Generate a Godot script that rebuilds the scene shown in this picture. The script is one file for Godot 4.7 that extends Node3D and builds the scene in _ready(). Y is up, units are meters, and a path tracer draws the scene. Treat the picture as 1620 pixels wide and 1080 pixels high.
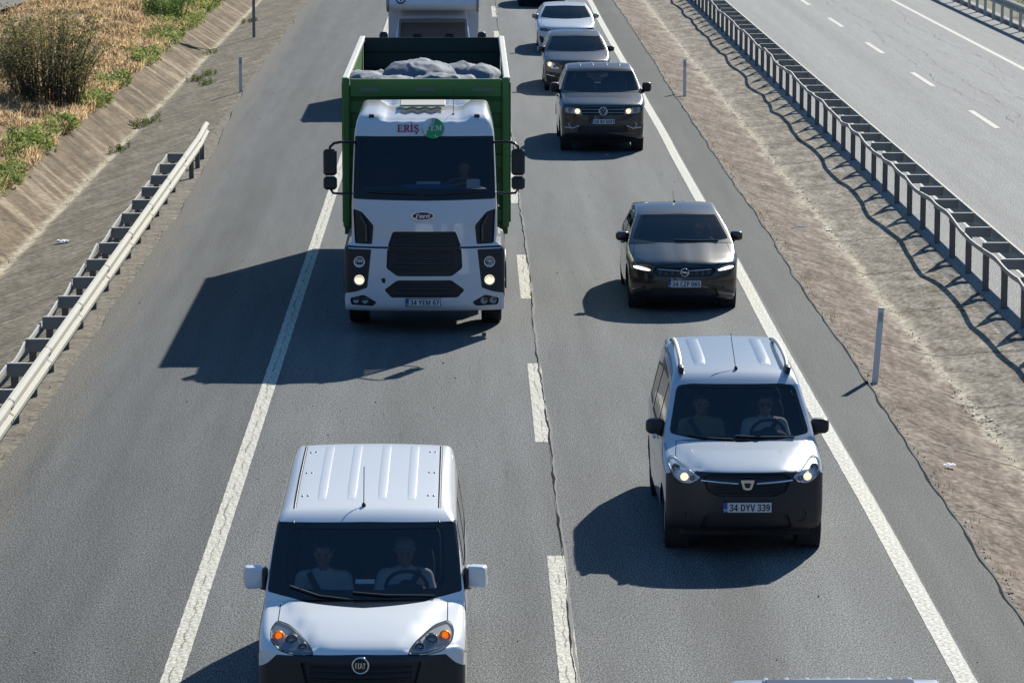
extends Node3D
# A motorway seen from a bridge: traffic coming towards the camera. Road runs along -z, x to the right.

class Soup:
	var v := PackedVector3Array()
	var n := PackedVector3Array()
	var uv := PackedVector2Array()

	func tri(a: Vector3, b: Vector3, c: Vector3, na: Vector3, nb: Vector3, nc: Vector3) -> void:
		v.append(a); v.append(b); v.append(c)
		n.append(na); n.append(nb); n.append(nc)

	func quad(a: Vector3, b: Vector3, c: Vector3, d: Vector3, nn := Vector3.ZERO) -> void:
		var k := nn
		if k == Vector3.ZERO:
			k = (b - a).cross(c - a)
			if k.length_squared() < 1e-14:
				k = (c - a).cross(d - a)
			k = k.normalized()
		tri(a, b, c, k, k, k)
		tri(a, c, d, k, k, k)

	func add(o: Soup, xf := Transform3D.IDENTITY) -> void:
		if xf == Transform3D.IDENTITY:
			v.append_array(o.v); n.append_array(o.n)
			return
		var flip := xf.basis.determinant() < 0.0
		var nb := xf.basis.inverse().transposed()
		for i in o.v.size():
			v.append(xf * o.v[i])
			n.append((nb * o.n[i]).normalized())

	func moved(d: Vector3) -> Soup:
		var s := Soup.new()
		s.add(self, Transform3D(Basis.IDENTITY, d))
		return s

	func mirrored() -> Soup:
		var s := Soup.new()
		s.add(self, Transform3D(Basis.from_scale(Vector3(-1, 1, 1)), Vector3.ZERO))
		return s

	func puffed(d: float) -> Soup:
		var s := Soup.new()
		for i in v.size():
			s.v.append(v[i] + n[i] * d)
			s.n.append(n[i])
		return s

	# smooth surface through rows of points; normals point away from ref, or with sgn along du x dv
	func grid(rows: Array, ref = null, sgn := 1.0, uvs = null) -> void:
		var R := rows.size()
		var C: int = rows[0].size()
		var nn := []
		for i in R:
			var line := PackedVector3Array()
			var r0: PackedVector3Array = rows[maxi(i - 1, 0)]
			var r1: PackedVector3Array = rows[mini(i + 1, R - 1)]
			var rr: PackedVector3Array = rows[i]
			for j in C:
				var du := rr[mini(j + 1, C - 1)] - rr[maxi(j - 1, 0)]
				var dv := r1[j] - r0[j]
				var k := du.cross(dv)
				if k.length_squared() < 1e-16:
					k = Vector3.UP
				k = k.normalized() * sgn
				if ref != null and k.dot(rr[j] - ref) < 0.0:
					k = -k
				line.append(k)
			nn.append(line)
		for i in R - 1:
			for j in C - 1:
				var a: Vector3 = rows[i][j]
				var b: Vector3 = rows[i][j + 1]
				var c: Vector3 = rows[i + 1][j + 1]
				var d: Vector3 = rows[i + 1][j]
				tri(a, b, c, nn[i][j], nn[i][j + 1], nn[i + 1][j + 1])
				tri(a, c, d, nn[i][j], nn[i + 1][j + 1], nn[i + 1][j])
				if uvs != null:
					for q in [[i, j], [i, j + 1], [i + 1, j + 1], [i, j], [i + 1, j + 1], [i + 1, j]]:
						uv.append(uvs[q[0]][q[1]])

	func box(c: Vector3, s: Vector3, r := 0.0, bs := Basis.IDENTITY) -> void:
		var h := s * 0.5
		r = minf(r, minf(h.x, minf(h.y, h.z)) * 0.95)
		var ax := [Vector3.RIGHT, Vector3.UP, Vector3.BACK]
		for i in 3:
			var j := (i + 1) % 3
			var k := (i + 2) % 3
			for sg in [-1.0, 1.0]:
				var o: Vector3 = ax[i] * h[i] * sg
				var u: Vector3 = ax[j] * (h[j] - r)
				var w: Vector3 = ax[k] * (h[k] - r)
				quad(c + bs * (o - u - w), c + bs * (o + u - w), c + bs * (o + u + w), c + bs * (o - u + w), bs * (ax[i] * sg))
				if r > 0.0:
					for sj in [-1.0, 1.0]:
						var e: Vector3 = ax[i] * h[i] * sg + ax[j] * (h[j] - r) * sj
						var f: Vector3 = ax[i] * (h[i] - r) * sg + ax[j] * h[j] * sj
						quad(c + bs * (e - w), c + bs * (f - w), c + bs * (f + w), c + bs * (e + w), bs * (ax[i] * sg + ax[j] * sj).normalized())
		if r > 0.0:
			for sx in [-1.0, 1.0]:
				for sy in [-1.0, 1.0]:
					for sz in [-1.0, 1.0]:
						var m := Vector3(sx, sy, sz)
						var g := bs * m.normalized()
						tri(c + bs * (m * Vector3(h.x, h.y - r, h.z - r)), c + bs * (m * Vector3(h.x - r, h.y, h.z - r)), c + bs * (m * Vector3(h.x - r, h.y - r, h.z)), g, g, g)

	# a round bar along a path; rad is a number or an array
	func tube(path: PackedVector3Array, rad, sides := 8, cap := true, flat := Vector2.ONE) -> void:
		var rows := []
		var up := Vector3.UP
		for i in path.size():
			var t := (path[mini(i + 1, path.size() - 1)] - path[maxi(i - 1, 0)]).normalized()
			if absf(t.dot(up)) > 0.95:
				up = Vector3.RIGHT if absf(t.x) < 0.9 else Vector3.BACK
			var a := up.cross(t).normalized()
			var b := t.cross(a)
			up = b
			var r: float = rad[i] if rad is Array or rad is PackedFloat32Array else rad
			var ring := PackedVector3Array()
			for k in sides + 1:
				var g := TAU * k / sides
				ring.append(path[i] + (a * cos(g) * flat.x + b * sin(g) * flat.y) * r)
			rows.append(ring)
		for i in path.size() - 1:
			for k in sides:
				var q0 := path[i]
				var q1 := path[i + 1]
				var A: Vector3 = rows[i][k]
				var B: Vector3 = rows[i][k + 1]
				var C: Vector3 = rows[i + 1][k + 1]
				var D: Vector3 = rows[i + 1][k]
				tri(A, B, C, (A - q0).normalized(), (B - q0).normalized(), (C - q1).normalized())
				tri(A, C, D, (A - q0).normalized(), (C - q1).normalized(), (D - q1).normalized())
		if cap:
			for e in [0, path.size() - 1]:
				var t2 := (path[1] - path[0]).normalized() if e == 0 else (path[e - 1] - path[e]).normalized()
				for k in sides:
					tri(path[e], rows[e][k], rows[e][k + 1], -t2, -t2, -t2)

	# solid of revolution round the axis dir at c: profile of (along, radius)
	func lathe(c: Vector3, dir: Vector3, prof: PackedVector2Array, sides := 24) -> void:
		var z := dir.normalized()
		var x := (Vector3.UP if absf(z.y) < 0.9 else Vector3.RIGHT).cross(z).normalized()
		var y := z.cross(x)
		for i in prof.size() - 1:
			var p := prof[i]
			var q := prof[i + 1]
			var sl := (q - p)
			if sl.length() < 1e-7:
				continue
			var nn := Vector2(-sl.y, sl.x).normalized()
			for k in sides:
				var g0 := TAU * k / sides
				var g1 := TAU * (k + 1) / sides
				var d0 := x * cos(g0) + y * sin(g0)
				var d1 := x * cos(g1) + y * sin(g1)
				var n0 := d0 * nn.y + z * nn.x
				var n1 := d1 * nn.y + z * nn.x
				var A := c + z * p.x + d0 * p.y
				var B := c + z * p.x + d1 * p.y
				var C := c + z * q.x + d1 * q.y
				var D := c + z * q.x + d0 * q.y
				tri(A, B, C, n0, n1, n1)
				tri(A, C, D, n0, n1, n0)

	# flat plate from a polygon in the xy plane of xf, front at z=0, depth behind
	func plate(poly: PackedVector2Array, depth: float, xf := Transform3D.IDENTITY) -> void:
		var ix := Geometry2D.triangulate_polygon(poly)
		var f := xf.basis.z.normalized()
		for k in range(0, ix.size(), 3):
			var q := [poly[ix[k]], poly[ix[k + 1]], poly[ix[k + 2]]]
			tri(xf * Vector3(q[0].x, q[0].y, 0), xf * Vector3(q[1].x, q[1].y, 0), xf * Vector3(q[2].x, q[2].y, 0), f, f, f)
			tri(xf * Vector3(q[0].x, q[0].y, -depth), xf * Vector3(q[1].x, q[1].y, -depth), xf * Vector3(q[2].x, q[2].y, -depth), -f, -f, -f)
		var sg := -1.0 if Geometry2D.is_polygon_clockwise(poly) else 1.0
		for i in poly.size():
			var a := poly[i]
			var b := poly[(i + 1) % poly.size()]
			var e := (b - a).normalized()
			var o := (xf.basis * Vector3(e.y, -e.x, 0)).normalized() * sg
			quad(xf * Vector3(a.x, a.y, 0), xf * Vector3(b.x, b.y, 0), xf * Vector3(b.x, b.y, -depth), xf * Vector3(a.x, a.y, -depth), o)

	# drop triangles until none that touch the rectangle is longer than most
	func refine(axis: int, rect: Rect2, most: float) -> void:
		var ov := PackedVector3Array()
		var on := PackedVector3Array()
		var stack := []
		for i in range(0, v.size(), 3):
			stack.append([v[i], v[i + 1], v[i + 2], n[i], n[i + 1], n[i + 2]])
			while stack.size():
				var t: Array = stack.pop_back()
				var l0: float = t[0].distance_to(t[1])
				var l1: float = t[1].distance_to(t[2])
				var l2: float = t[2].distance_to(t[0])
				var m := maxf(l0, maxf(l1, l2))
				if m > most and Soup.bounds(axis, t[0], t[1], t[2]).intersects(rect):
					var s := 0 if m == l0 else (1 if m == l1 else 2)
					var a := s
					var b := (s + 1) % 3
					var c := (s + 2) % 3
					var mid: Vector3 = (t[a] + t[b]) * 0.5
					var mn: Vector3 = (t[a + 3] + t[b + 3]).normalized()
					stack.append([t[a], mid, t[c], t[a + 3], mn, t[c + 3]])
					stack.append([mid, t[b], t[c], mn, t[b + 3], t[c + 3]])
				else:
					for q in 3:
						ov.append(t[q]); on.append(t[q + 3])
		v = ov
		n = on

	static func flat2(axis: int, p: Vector3) -> Vector2:
		if axis == 0:
			return Vector2(p.z, p.y)
		if axis == 1:
			return Vector2(p.x, p.z)
		return Vector2(p.x, p.y)

	static func bounds(axis: int, a: Vector3, b: Vector3, c: Vector3) -> Rect2:
		return Rect2(flat2(axis, a), Vector2.ZERO).expand(flat2(axis, b)).expand(flat2(axis, c)).grow(1e-5)

	# cut out of this shell what lies inside poly as seen along the axis (0 x, 1 y, 2 z) on faces that look towards face; returns it
	func take(axis: int, poly: PackedVector2Array, face: Vector3, thr := 0.15, lo := -1e9, hi := 1e9) -> Soup:
		var got := Soup.new()
		var rv := PackedVector3Array()
		var rn := PackedVector3Array()
		var box2 := Rect2(poly[0], Vector2.ZERO)
		for p in poly:
			box2 = box2.expand(p)
		refine(axis, box2, 0.16)
		for i in range(0, v.size(), 3):
			var a := v[i]
			var b := v[i + 1]
			var c := v[i + 2]
			var na := n[i]
			var nb := n[i + 1]
			var nc := n[i + 2]
			var along := (a[axis] + b[axis] + c[axis]) / 3.0
			var pa := flat2(axis, a)
			var pb := flat2(axis, b)
			var pc := flat2(axis, c)
			var keep := true
			var area := absf((pb - pa).cross(pc - pa))
			if (na + nb + nc).dot(face) > 3.0 * thr and along >= lo and along <= hi and area > 1e-9 and bounds(axis, a, b, c).intersects(box2):
				var t := PackedVector2Array([pa, pb, pc])
				var inside := Geometry2D.intersect_polygons(t, poly)
				if inside.size():
					keep = false
					var outside := Geometry2D.clip_polygons(t, poly)
					for side in 2:
						for q in (inside if side == 0 else outside):
							var ix := Geometry2D.triangulate_polygon(q)
							for k in range(0, ix.size(), 3):
								var W := []
								for z in 3:
									var p: Vector2 = q[ix[k + z]]
									var w1 := (p - pa).cross(pc - pa) / (pb - pa).cross(pc - pa)
									var w2 := (pb - pa).cross(p - pa) / (pb - pa).cross(pc - pa)
									W.append([a + (b - a) * w1 + (c - a) * w2, (na * (1.0 - w1 - w2) + nb * w1 + nc * w2).normalized()])
								if (W[1][0] - W[0][0]).cross(W[2][0] - W[0][0]).length() < 1e-9:
									continue
								for z in 3:
									if side == 0:
										got.v.append(W[z][0]); got.n.append(W[z][1])
									else:
										rv.append(W[z][0]); rn.append(W[z][1])
			if keep:
				for z in 3:
					rv.append(v[i + z]); rn.append(n[i + z])
		v = rv
		n = rn
		return got

	# walls from the open edges of this shell, d deep
	func rim(d: Vector3, inward := 0.0) -> Soup:
		var out := Soup.new()
		var seen := {}
		for i in range(0, v.size(), 3):
			for k in 3:
				var p := v[i + k]
				var q := v[i + (k + 1) % 3]
				var kp := Vector3i((p * 2000.0).round())
				var kq := Vector3i((q * 2000.0).round())
				if kp == kq:
					continue
				var key := [kp, kq] if kp < kq else [kq, kp]
				if seen.has(key):
					seen[key] = null
				else:
					seen[key] = [p, q, n[i + k], n[i + (k + 1) % 3]]
		for key in seen:
			var e = seen[key]
			if e == null:
				continue
			var dp: Vector3 = d - e[2] * inward
			var dq: Vector3 = d - e[3] * inward
			out.quad(e[0], e[1], e[1] + dq, e[0] + dp)
		return out

	func mesh() -> ArrayMesh:
		var fv := v.duplicate()
		var fn := n.duplicate()
		var fu := uv.duplicate()
		for i in range(0, fv.size(), 3):
			if (fv[i + 1] - fv[i]).cross(fv[i + 2] - fv[i]).dot(fn[i] + fn[i + 1] + fn[i + 2]) > 0.0:
				var t := fv[i + 1]; fv[i + 1] = fv[i + 2]; fv[i + 2] = t
				t = fn[i + 1]; fn[i + 1] = fn[i + 2]; fn[i + 2] = t
				if fu.size():
					var w := fu[i + 1]; fu[i + 1] = fu[i + 2]; fu[i + 2] = w
		var arr := []
		arr.resize(Mesh.ARRAY_MAX)
		arr[Mesh.ARRAY_VERTEX] = fv
		arr[Mesh.ARRAY_NORMAL] = fn
		if fu.size() == fv.size() and fu.size():
			arr[Mesh.ARRAY_TEX_UV] = fu
		var m := ArrayMesh.new()
		if fv.size():
			m.add_surface_from_arrays(Mesh.PRIMITIVE_TRIANGLES, arr)
		return m


var rng := RandomNumberGenerator.new()
var names := {}
var M := {}

func lin(r: float, g: float, b: float, a := 1.0) -> Color:
	var c := Color(r, g, b).linear_to_srgb()
	c.a = a
	return c

func mat(c: Color, rough := 0.6, metal := 0.0) -> StandardMaterial3D:
	var m := StandardMaterial3D.new()
	m.albedo_color = c
	m.roughness = rough
	m.metallic = metal
	return m

func paint(c: Color, metal := 0.0, coat := 1.0) -> StandardMaterial3D:
	var m := mat(c, 0.30, metal)
	m.clearcoat_enabled = coat > 0.0
	m.clearcoat = coat
	m.clearcoat_roughness = 0.04
	return m

func pane(c: Color) -> StandardMaterial3D:
	var m := mat(c, 0.03)
	m.transparency = BaseMaterial3D.TRANSPARENCY_ALPHA
	return m

func glow(c: Color, e: float, base := Color(0.9, 0.9, 0.9)) -> StandardMaterial3D:
	var m := mat(base, 0.3)
	m.emission_enabled = true
	m.emission = c
	m.emission_energy_multiplier = e
	return m

func numbered(called: String) -> String:
	if not names.has(called):
		names[called] = 0
		return called
	names[called] += 1
	return "%s_%03d" % [called, names[called]]

func obj(called: String, s, m: Material, parent: Node = null, at := Vector3.ZERO) -> MeshInstance3D:
	var o := MeshInstance3D.new()
	o.mesh = s.mesh() if s is Soup else s
	if o.mesh is PrimitiveMesh:
		o.material_override = m
	elif o.mesh.get_surface_count():
		o.mesh.surface_set_material(0, m)
	o.position = at
	if parent == null:
		o.name = numbered(called)
		add_child(o, true)
	else:
		var i := 0
		var nm := called
		while parent.has_node(nm):
			i += 1
			nm = "%s_%03d" % [called, i]
		o.name = nm
		parent.add_child(o, true)
	return o

func tag(o: Node, label: String, category: String, group := "") -> Node:
	o.set_meta("label", label)
	o.set_meta("category", category)
	if group != "":
		o.set_meta("group", group)
	return o

func thing(called: String, label: String, category: String, at := Vector3.ZERO, group := "") -> Node3D:
	var o := Node3D.new()
	o.name = numbered(called)
	add_child(o, true)
	o.position = at
	tag(o, label, category, group)
	return o

func struct(called: String, s, m: Material, parent: Node = null) -> MeshInstance3D:
	var o := obj(called, s, m, parent)
	if parent == null:
		o.set_meta("kind", "structure")
	return o

func pv2(a: Array) -> PackedVector2Array:
	var p := PackedVector2Array()
	for i in range(0, a.size(), 2):
		p.append(Vector2(a[i], a[i + 1]))
	return p

func mirror2(p: PackedVector2Array) -> PackedVector2Array:
	var o := PackedVector2Array()
	for q in p:
		o.append(Vector2(-q.x, q.y))
	o.reverse()
	return o

func grow2(p: PackedVector2Array, d: float) -> PackedVector2Array:
	var o := Geometry2D.offset_polygon(p, d, Geometry2D.JOIN_MITER)
	return o[0] if o.size() else p

func ring2(c: Vector2, r: float, k := 24, ry := -1.0) -> PackedVector2Array:
	var o := PackedVector2Array()
	for i in k:
		o.append(c + Vector2(cos(TAU * i / k) * r, sin(TAU * i / k) * (r if ry < 0.0 else ry)))
	return o

# rounds the corners of a polygon
func soft2(p: PackedVector2Array, r: float, k := 4) -> PackedVector2Array:
	var o := PackedVector2Array()
	for i in p.size():
		var a := p[(i - 1 + p.size()) % p.size()]
		var b := p[i]
		var c := p[(i + 1) % p.size()]
		var d := minf(r, minf(a.distance_to(b), b.distance_to(c)) * 0.45)
		var s := b + (a - b).normalized() * d
		var e := b + (c - b).normalized() * d
		for q in k + 1:
			var t := float(q) / k
			o.append(s.lerp(b, t).lerp(b.lerp(e, t), t))
	return o

func noise(freq: float, sd: int, oct := 3) -> FastNoiseLite:
	var f := FastNoiseLite.new()
	f.seed = sd
	f.frequency = freq
	f.noise_type = FastNoiseLite.TYPE_SIMPLEX_SMOOTH
	f.fractal_octaves = oct
	return f

func tex(w: int, h: int, fn: Callable) -> ImageTexture:
	var d := PackedByteArray()
	d.resize(w * h * 3)
	var k := 0
	for y in h:
		for x in w:
			var c: Color = fn.call(x, y)
			d[k] = clampi(int(c.r * 255.0), 0, 255)
			d[k + 1] = clampi(int(c.g * 255.0), 0, 255)
			d[k + 2] = clampi(int(c.b * 255.0), 0, 255)
			k += 3
	return ImageTexture.create_from_image(Image.create_from_data(w, h, false, Image.FORMAT_RGB8, d))

func _ready() -> void:
	rng.seed = 7
	# --- camera, sky, sun, exposure
	var cam := Camera3D.new()
	cam.name = "camera"
	cam.rotation_order = EULER_ORDER_YXZ
	cam.fov = 11.2155
	cam.near = 0.5
	cam.far = 4000.0
	cam.position = Vector3(0, 8.264, 0)
	cam.rotation_degrees = Vector3(-9.141, -0.71, 0)
	add_child(cam)
	cam.current = true
	var sm := ProceduralSkyMaterial.new()
	sm.sky_top_color = lin(0.12, 0.36, 0.80)
	sm.sky_horizon_color = lin(0.37, 0.57, 0.90)
	sm.sky_curve = 0.14
	sm.ground_bottom_color = lin(0.18, 0.17, 0.15)
	sm.ground_horizon_color = lin(0.42, 0.48, 0.56)
	sm.sun_angle_max = 55.0
	sm.sun_curve = 0.22
	sm.energy_multiplier = 0.36
	var sky := Sky.new()
	sky.sky_material = sm
	var env := Environment.new()
	env.background_mode = Environment.BG_SKY
	env.sky = sky
	env.tonemap_mode = Environment.TONE_MAPPER_LINEAR
	env.tonemap_exposure = 1.42
	env.sdfgi_enabled = true
	env.ssao_enabled = true
	env.ssil_enabled = true
	var we := WorldEnvironment.new()
	we.name = "world_environment"
	we.environment = env
	add_child(we)
	var sun := DirectionalLight3D.new()
	sun.name = "sun"
	sun.light_energy = 1.6
	sun.light_color = Color(1.0, 0.985, 0.945)
	sun.light_angular_distance = 0.5
	sun.shadow_enabled = true
	add_child(sun)
	sun.look_at_from_position(Vector3.ZERO, Vector3(-0.67, -1.0, 1.5), Vector3.UP)
	materials()
	car_materials()
	ground()
	barriers()
	verge()
	vehicles()
	people()

var speckle: ImageTexture
var grit: ImageTexture

func materials() -> void:
	var r := RandomNumberGenerator.new()
	r.seed = 11
	var sn := noise(0.23, 8, 2)
	speckle = tex(1024, 1024, func(x: int, y: int) -> Color:
		var a := r.randf()
		var g := 0.72 + 0.22 * (a - 0.5) + 0.42 * sn.get_noise_2d(x, y)
		if a > 0.97:
			g += 0.2
		elif a < 0.05:
			g -= 0.2
		return Color(g, g, g))
	var gn := noise(0.02, 5, 5)
	var gi := gn.get_seamless_image(512, 512)
	gi.convert(Image.FORMAT_RGB8)
	var gd := gi.get_data()
	for i in range(0, gd.size(), 3):
		var q := clampi(int(212 + (gd[i] - 128) * 0.45 + (r.randf() - 0.5) * 60.0), 0, 255)
		gd[i] = q; gd[i + 1] = q; gd[i + 2] = q
	grit = ImageTexture.create_from_image(Image.create_from_data(512, 512, false, Image.FORMAT_RGB8, gd))
	M.white = mat(lin(0.78, 0.78, 0.78), 0.5)
	M.steel = mat(lin(0.40, 0.39, 0.37), 0.5, 0.35)
	M.zinc = mat(lin(0.56, 0.54, 0.50), 0.48, 0.25)
	M.rust = mat(lin(0.12, 0.10, 0.09), 0.7, 0.2)

# a strip of ground: section points (x, y) swept along z, uv u across and v along
func strip(sec: Callable, z0: float, z1: float, dz: float, k: int) -> Soup:
	var rows := []
	var uvs := []
	var m := int(ceil((z0 - z1) / dz))
	for i in m + 1:
		var z := lerpf(z0, z1, float(i) / m)
		var row := PackedVector3Array()
		var ur := PackedVector2Array()
		for j in k + 1:
			var p: Vector2 = sec.call(float(j) / k, -z)
			row.append(Vector3(p.x, p.y, z))
			ur.append(Vector2(float(j) / k, float(i) / m))
		rows.append(row)
		uvs.append(ur)
	var s := Soup.new()
	s.grid(rows, Vector3(0, -1e5, 0), 1.0, uvs)
	return s

func surfaced(t: ImageTexture, d: ImageTexture, tile: float, rough := 0.85) -> StandardMaterial3D:
	var m := StandardMaterial3D.new()
	m.albedo_texture = t
	m.roughness = rough
	m.metallic_specular = 0.2
	m.detail_enabled = true
	m.detail_albedo = d
	m.detail_blend_mode = BaseMaterial3D.BLEND_MODE_MUL
	m.detail_uv_layer = BaseMaterial3D.DETAIL_UV_2
	m.uv2_triplanar = true
	m.uv2_world_triplanar = true
	m.uv2_scale = Vector3.ONE / tile
	if d == speckle:
		m.uv2_scale = Vector3(1.0 / tile, 1.0 / tile, 0.34 / tile)
	return m

# road edge and ditch lines (x) by distance
func edge_left(d: float) -> float:
	var e := -5.72
	if d < 60.0:
		e = lerpf(-5.74, -5.64, clampf((d - 40.0) / 20.0, 0, 1))
	else:
		e = lerpf(-5.64, -6.12, smoothstep(66.0, 98.0, d))
	return e + wob.get_noise_2d(d * 3.0, 3.0) * 0.07

func edge_right(d: float) -> float:
	return 5.56 + wob.get_noise_2d(d * 1.2, 40.0) * 0.07 + wob.get_noise_2d(d * 9.0, 80.0) * 0.035

var wob := noise(0.05, 21, 2)

func ground() -> void:
	# earth to the horizon, below everything
	var e := Soup.new()
	var far := 3500.0
	for q in [[-far, -24.0], [-24.0, 24.0], [24.0, far]]:
		for w in [[200.0, -20.0], [-20.0, -320.0], [-320.0, -3500.0]]:
			e.quad(Vector3(q[0], -1.2, w[0]), Vector3(q[1], -1.2, w[0]), Vector3(q[1], -1.2, w[1]), Vector3(q[0], -1.2, w[1]), Vector3.UP)
	struct("ground", e, mat(lin(0.20, 0.165, 0.105), 0.95))
	var na := noise(0.012, 31, 4)
	var nb := noise(0.05, 32, 3)
	var z0 := 5.0
	var z1 := -320.0
	# main carriageway: u across -6.4..6.0, v along
	var base := Color(0.60, 0.605, 0.62)
	var road_tex := tex(384, 1600, func(x: int, y: int) -> Color:
		var X := -6.3 + 12.3 * x / 384.0
		var d := -z0 + (z0 - z1) * y / 1600.0
		var g := 0.545
		g += na.get_noise_2d(x * 2.2, y * 0.25) * 0.06 + nb.get_noise_2d(x * 1.4, y * 0.9) * 0.03
		for c in [-0.95, 2.78]:
			var t := absf(absf(X - c) - 0.82)
			g += 0.03 * exp(-t * t / 0.10)
			var t2 := absf(X - c)
			g -= 0.035 * exp(-t2 * t2 / 0.10) * (0.7 + 0.8 * na.get_noise_1d(y * 0.4))
		if X < -2.8:
			g -= 0.05
		var patch := nb.get_noise_2d(x * 0.5 + 300.0, y * 0.10)
		g -= 0.02 * smoothstep(0.15, 0.4, patch)
		var spot := nb.get_noise_2d(x * 3.0 + 40.0, y * 3.5)
		g -= 0.05 * smoothstep(0.52, 0.7, spot)
		if X > 4.72:
			g -= 0.11 + 0.03 * nb.get_noise_1d(y * 0.5)
		var col := Color(g, g * 1.012, g * 1.008)
		var du := smoothstep(0.65 + 0.5 * nb.get_noise_2d(x * 2.0, y * 0.8), 0.0, X - edge_left(d) - 0.05)
		col = col.lerp(Color(0.60, 0.57, 0.52), du * 0.7)
		return col)
	M.road = surfaced(road_tex, speckle, 4.9, 0.72)
	var road := strip(func(u: float, d: float) -> Vector2:
		var X := -6.3 + 12.3 * u
		return Vector2(clampf(X, edge_left(d), edge_right(d)), 0.0), z0, z1, 1.0, 41)
	var rd := struct("road", road, M.road)
	var back := Soup.new()
	back.quad(Vector3(-5.72, -0.002, 160.0), Vector3(5.56, -0.002, 160.0), Vector3(5.56, -0.002, 4.9), Vector3(-5.72, -0.002, 4.9), Vector3.UP)
	struct("road_behind", back, mat(lin(0.055, 0.056, 0.058), 0.8))
	var back2 := Soup.new()
	back2.quad(Vector3(8.3, -0.002, 160.0), Vector3(18.9, -0.002, 160.0), Vector3(18.9, -0.002, 4.9), Vector3(8.3, -0.002, 4.9), Vector3.UP)
	struct("opposite_road_behind", back2, mat(lin(0.21, 0.21, 0.205), 0.85))
	var lip := Soup.new()
	for i in 325:
		var d0 := -z0 + i
		for sd in [0, 1]:
			var xa: float = edge_left(d0) if sd == 0 else edge_right(d0)
			var xb: float = edge_left(d0 + 1.0) if sd == 0 else edge_right(d0 + 1.0)
			var o := -0.02 if sd == 0 else 0.02
			lip.quad(Vector3(xa, 0, -d0), Vector3(xb, 0, -d0 - 1.0), Vector3(xb + o, -0.15, -d0 - 1.0), Vector3(xa + o, -0.15, -d0), Vector3(-1.0 if sd == 0 else 1.0, 0, 0))
	struct("road_edge", lip, mat(lin(0.05, 0.05, 0.05), 0.9), rd)
	# opposite carriageway, older and paler
	var opp_tex := tex(384, 1024, func(x: int, y: int) -> Color:
		var X := 8.3 + 10.6 * x / 384.0
		var g := 0.76 + na.get_noise_2d(x * 2.0 + 500, y * 0.4) * 0.05 + nb.get_noise_2d(x * 2.4, y * 2.0 + 90.0) * 0.03
		for c in [11.1, 14.5]:
			var t := absf(absf(X - c) - 0.85)
			g -= 0.02 * exp(-t * t / 0.12)
		if X > 16.4:
			g -= 0.03
		return Color(g * 0.985, g * 0.985, g * 0.97))
	M.opp = surfaced(opp_tex, speckle, 6.0, 0.8)
	var opp := strip(func(u: float, _d: float) -> Vector2: return Vector2(8.3 + 10.6 * u, 0.0), z0, z1, 8.0, 8)
	var od := struct("opposite_road", opp, M.opp)
	markings(rd, od)
	ditches()
	cracks()

func ribbon(xc: Callable, half: Callable, d0: float, d1: float, step: float, y: float) -> Soup:
	var rows := []
	var uvs := []
	var m := maxi(1, int(round((d1 - d0) / step)))
	for i in m + 1:
		var d := lerpf(d0, d1, float(i) / m)
		var x: float = xc.call(d)
		var h: float = half.call(d)
		var h2: float = half.call(d + 1000.0)
		rows.append(PackedVector3Array([Vector3(x - h, y, -d), Vector3(x, y, -d), Vector3(x + h2, y, -d)]))
		uvs.append(PackedVector2Array([Vector2(0, d / 16.0), Vector2(0.5, d / 16.0), Vector2(1, d / 16.0)]))
	var s := Soup.new()
	s.grid(rows, Vector3(0, -1e5, 0), 1.0, uvs)
	return s

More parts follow.
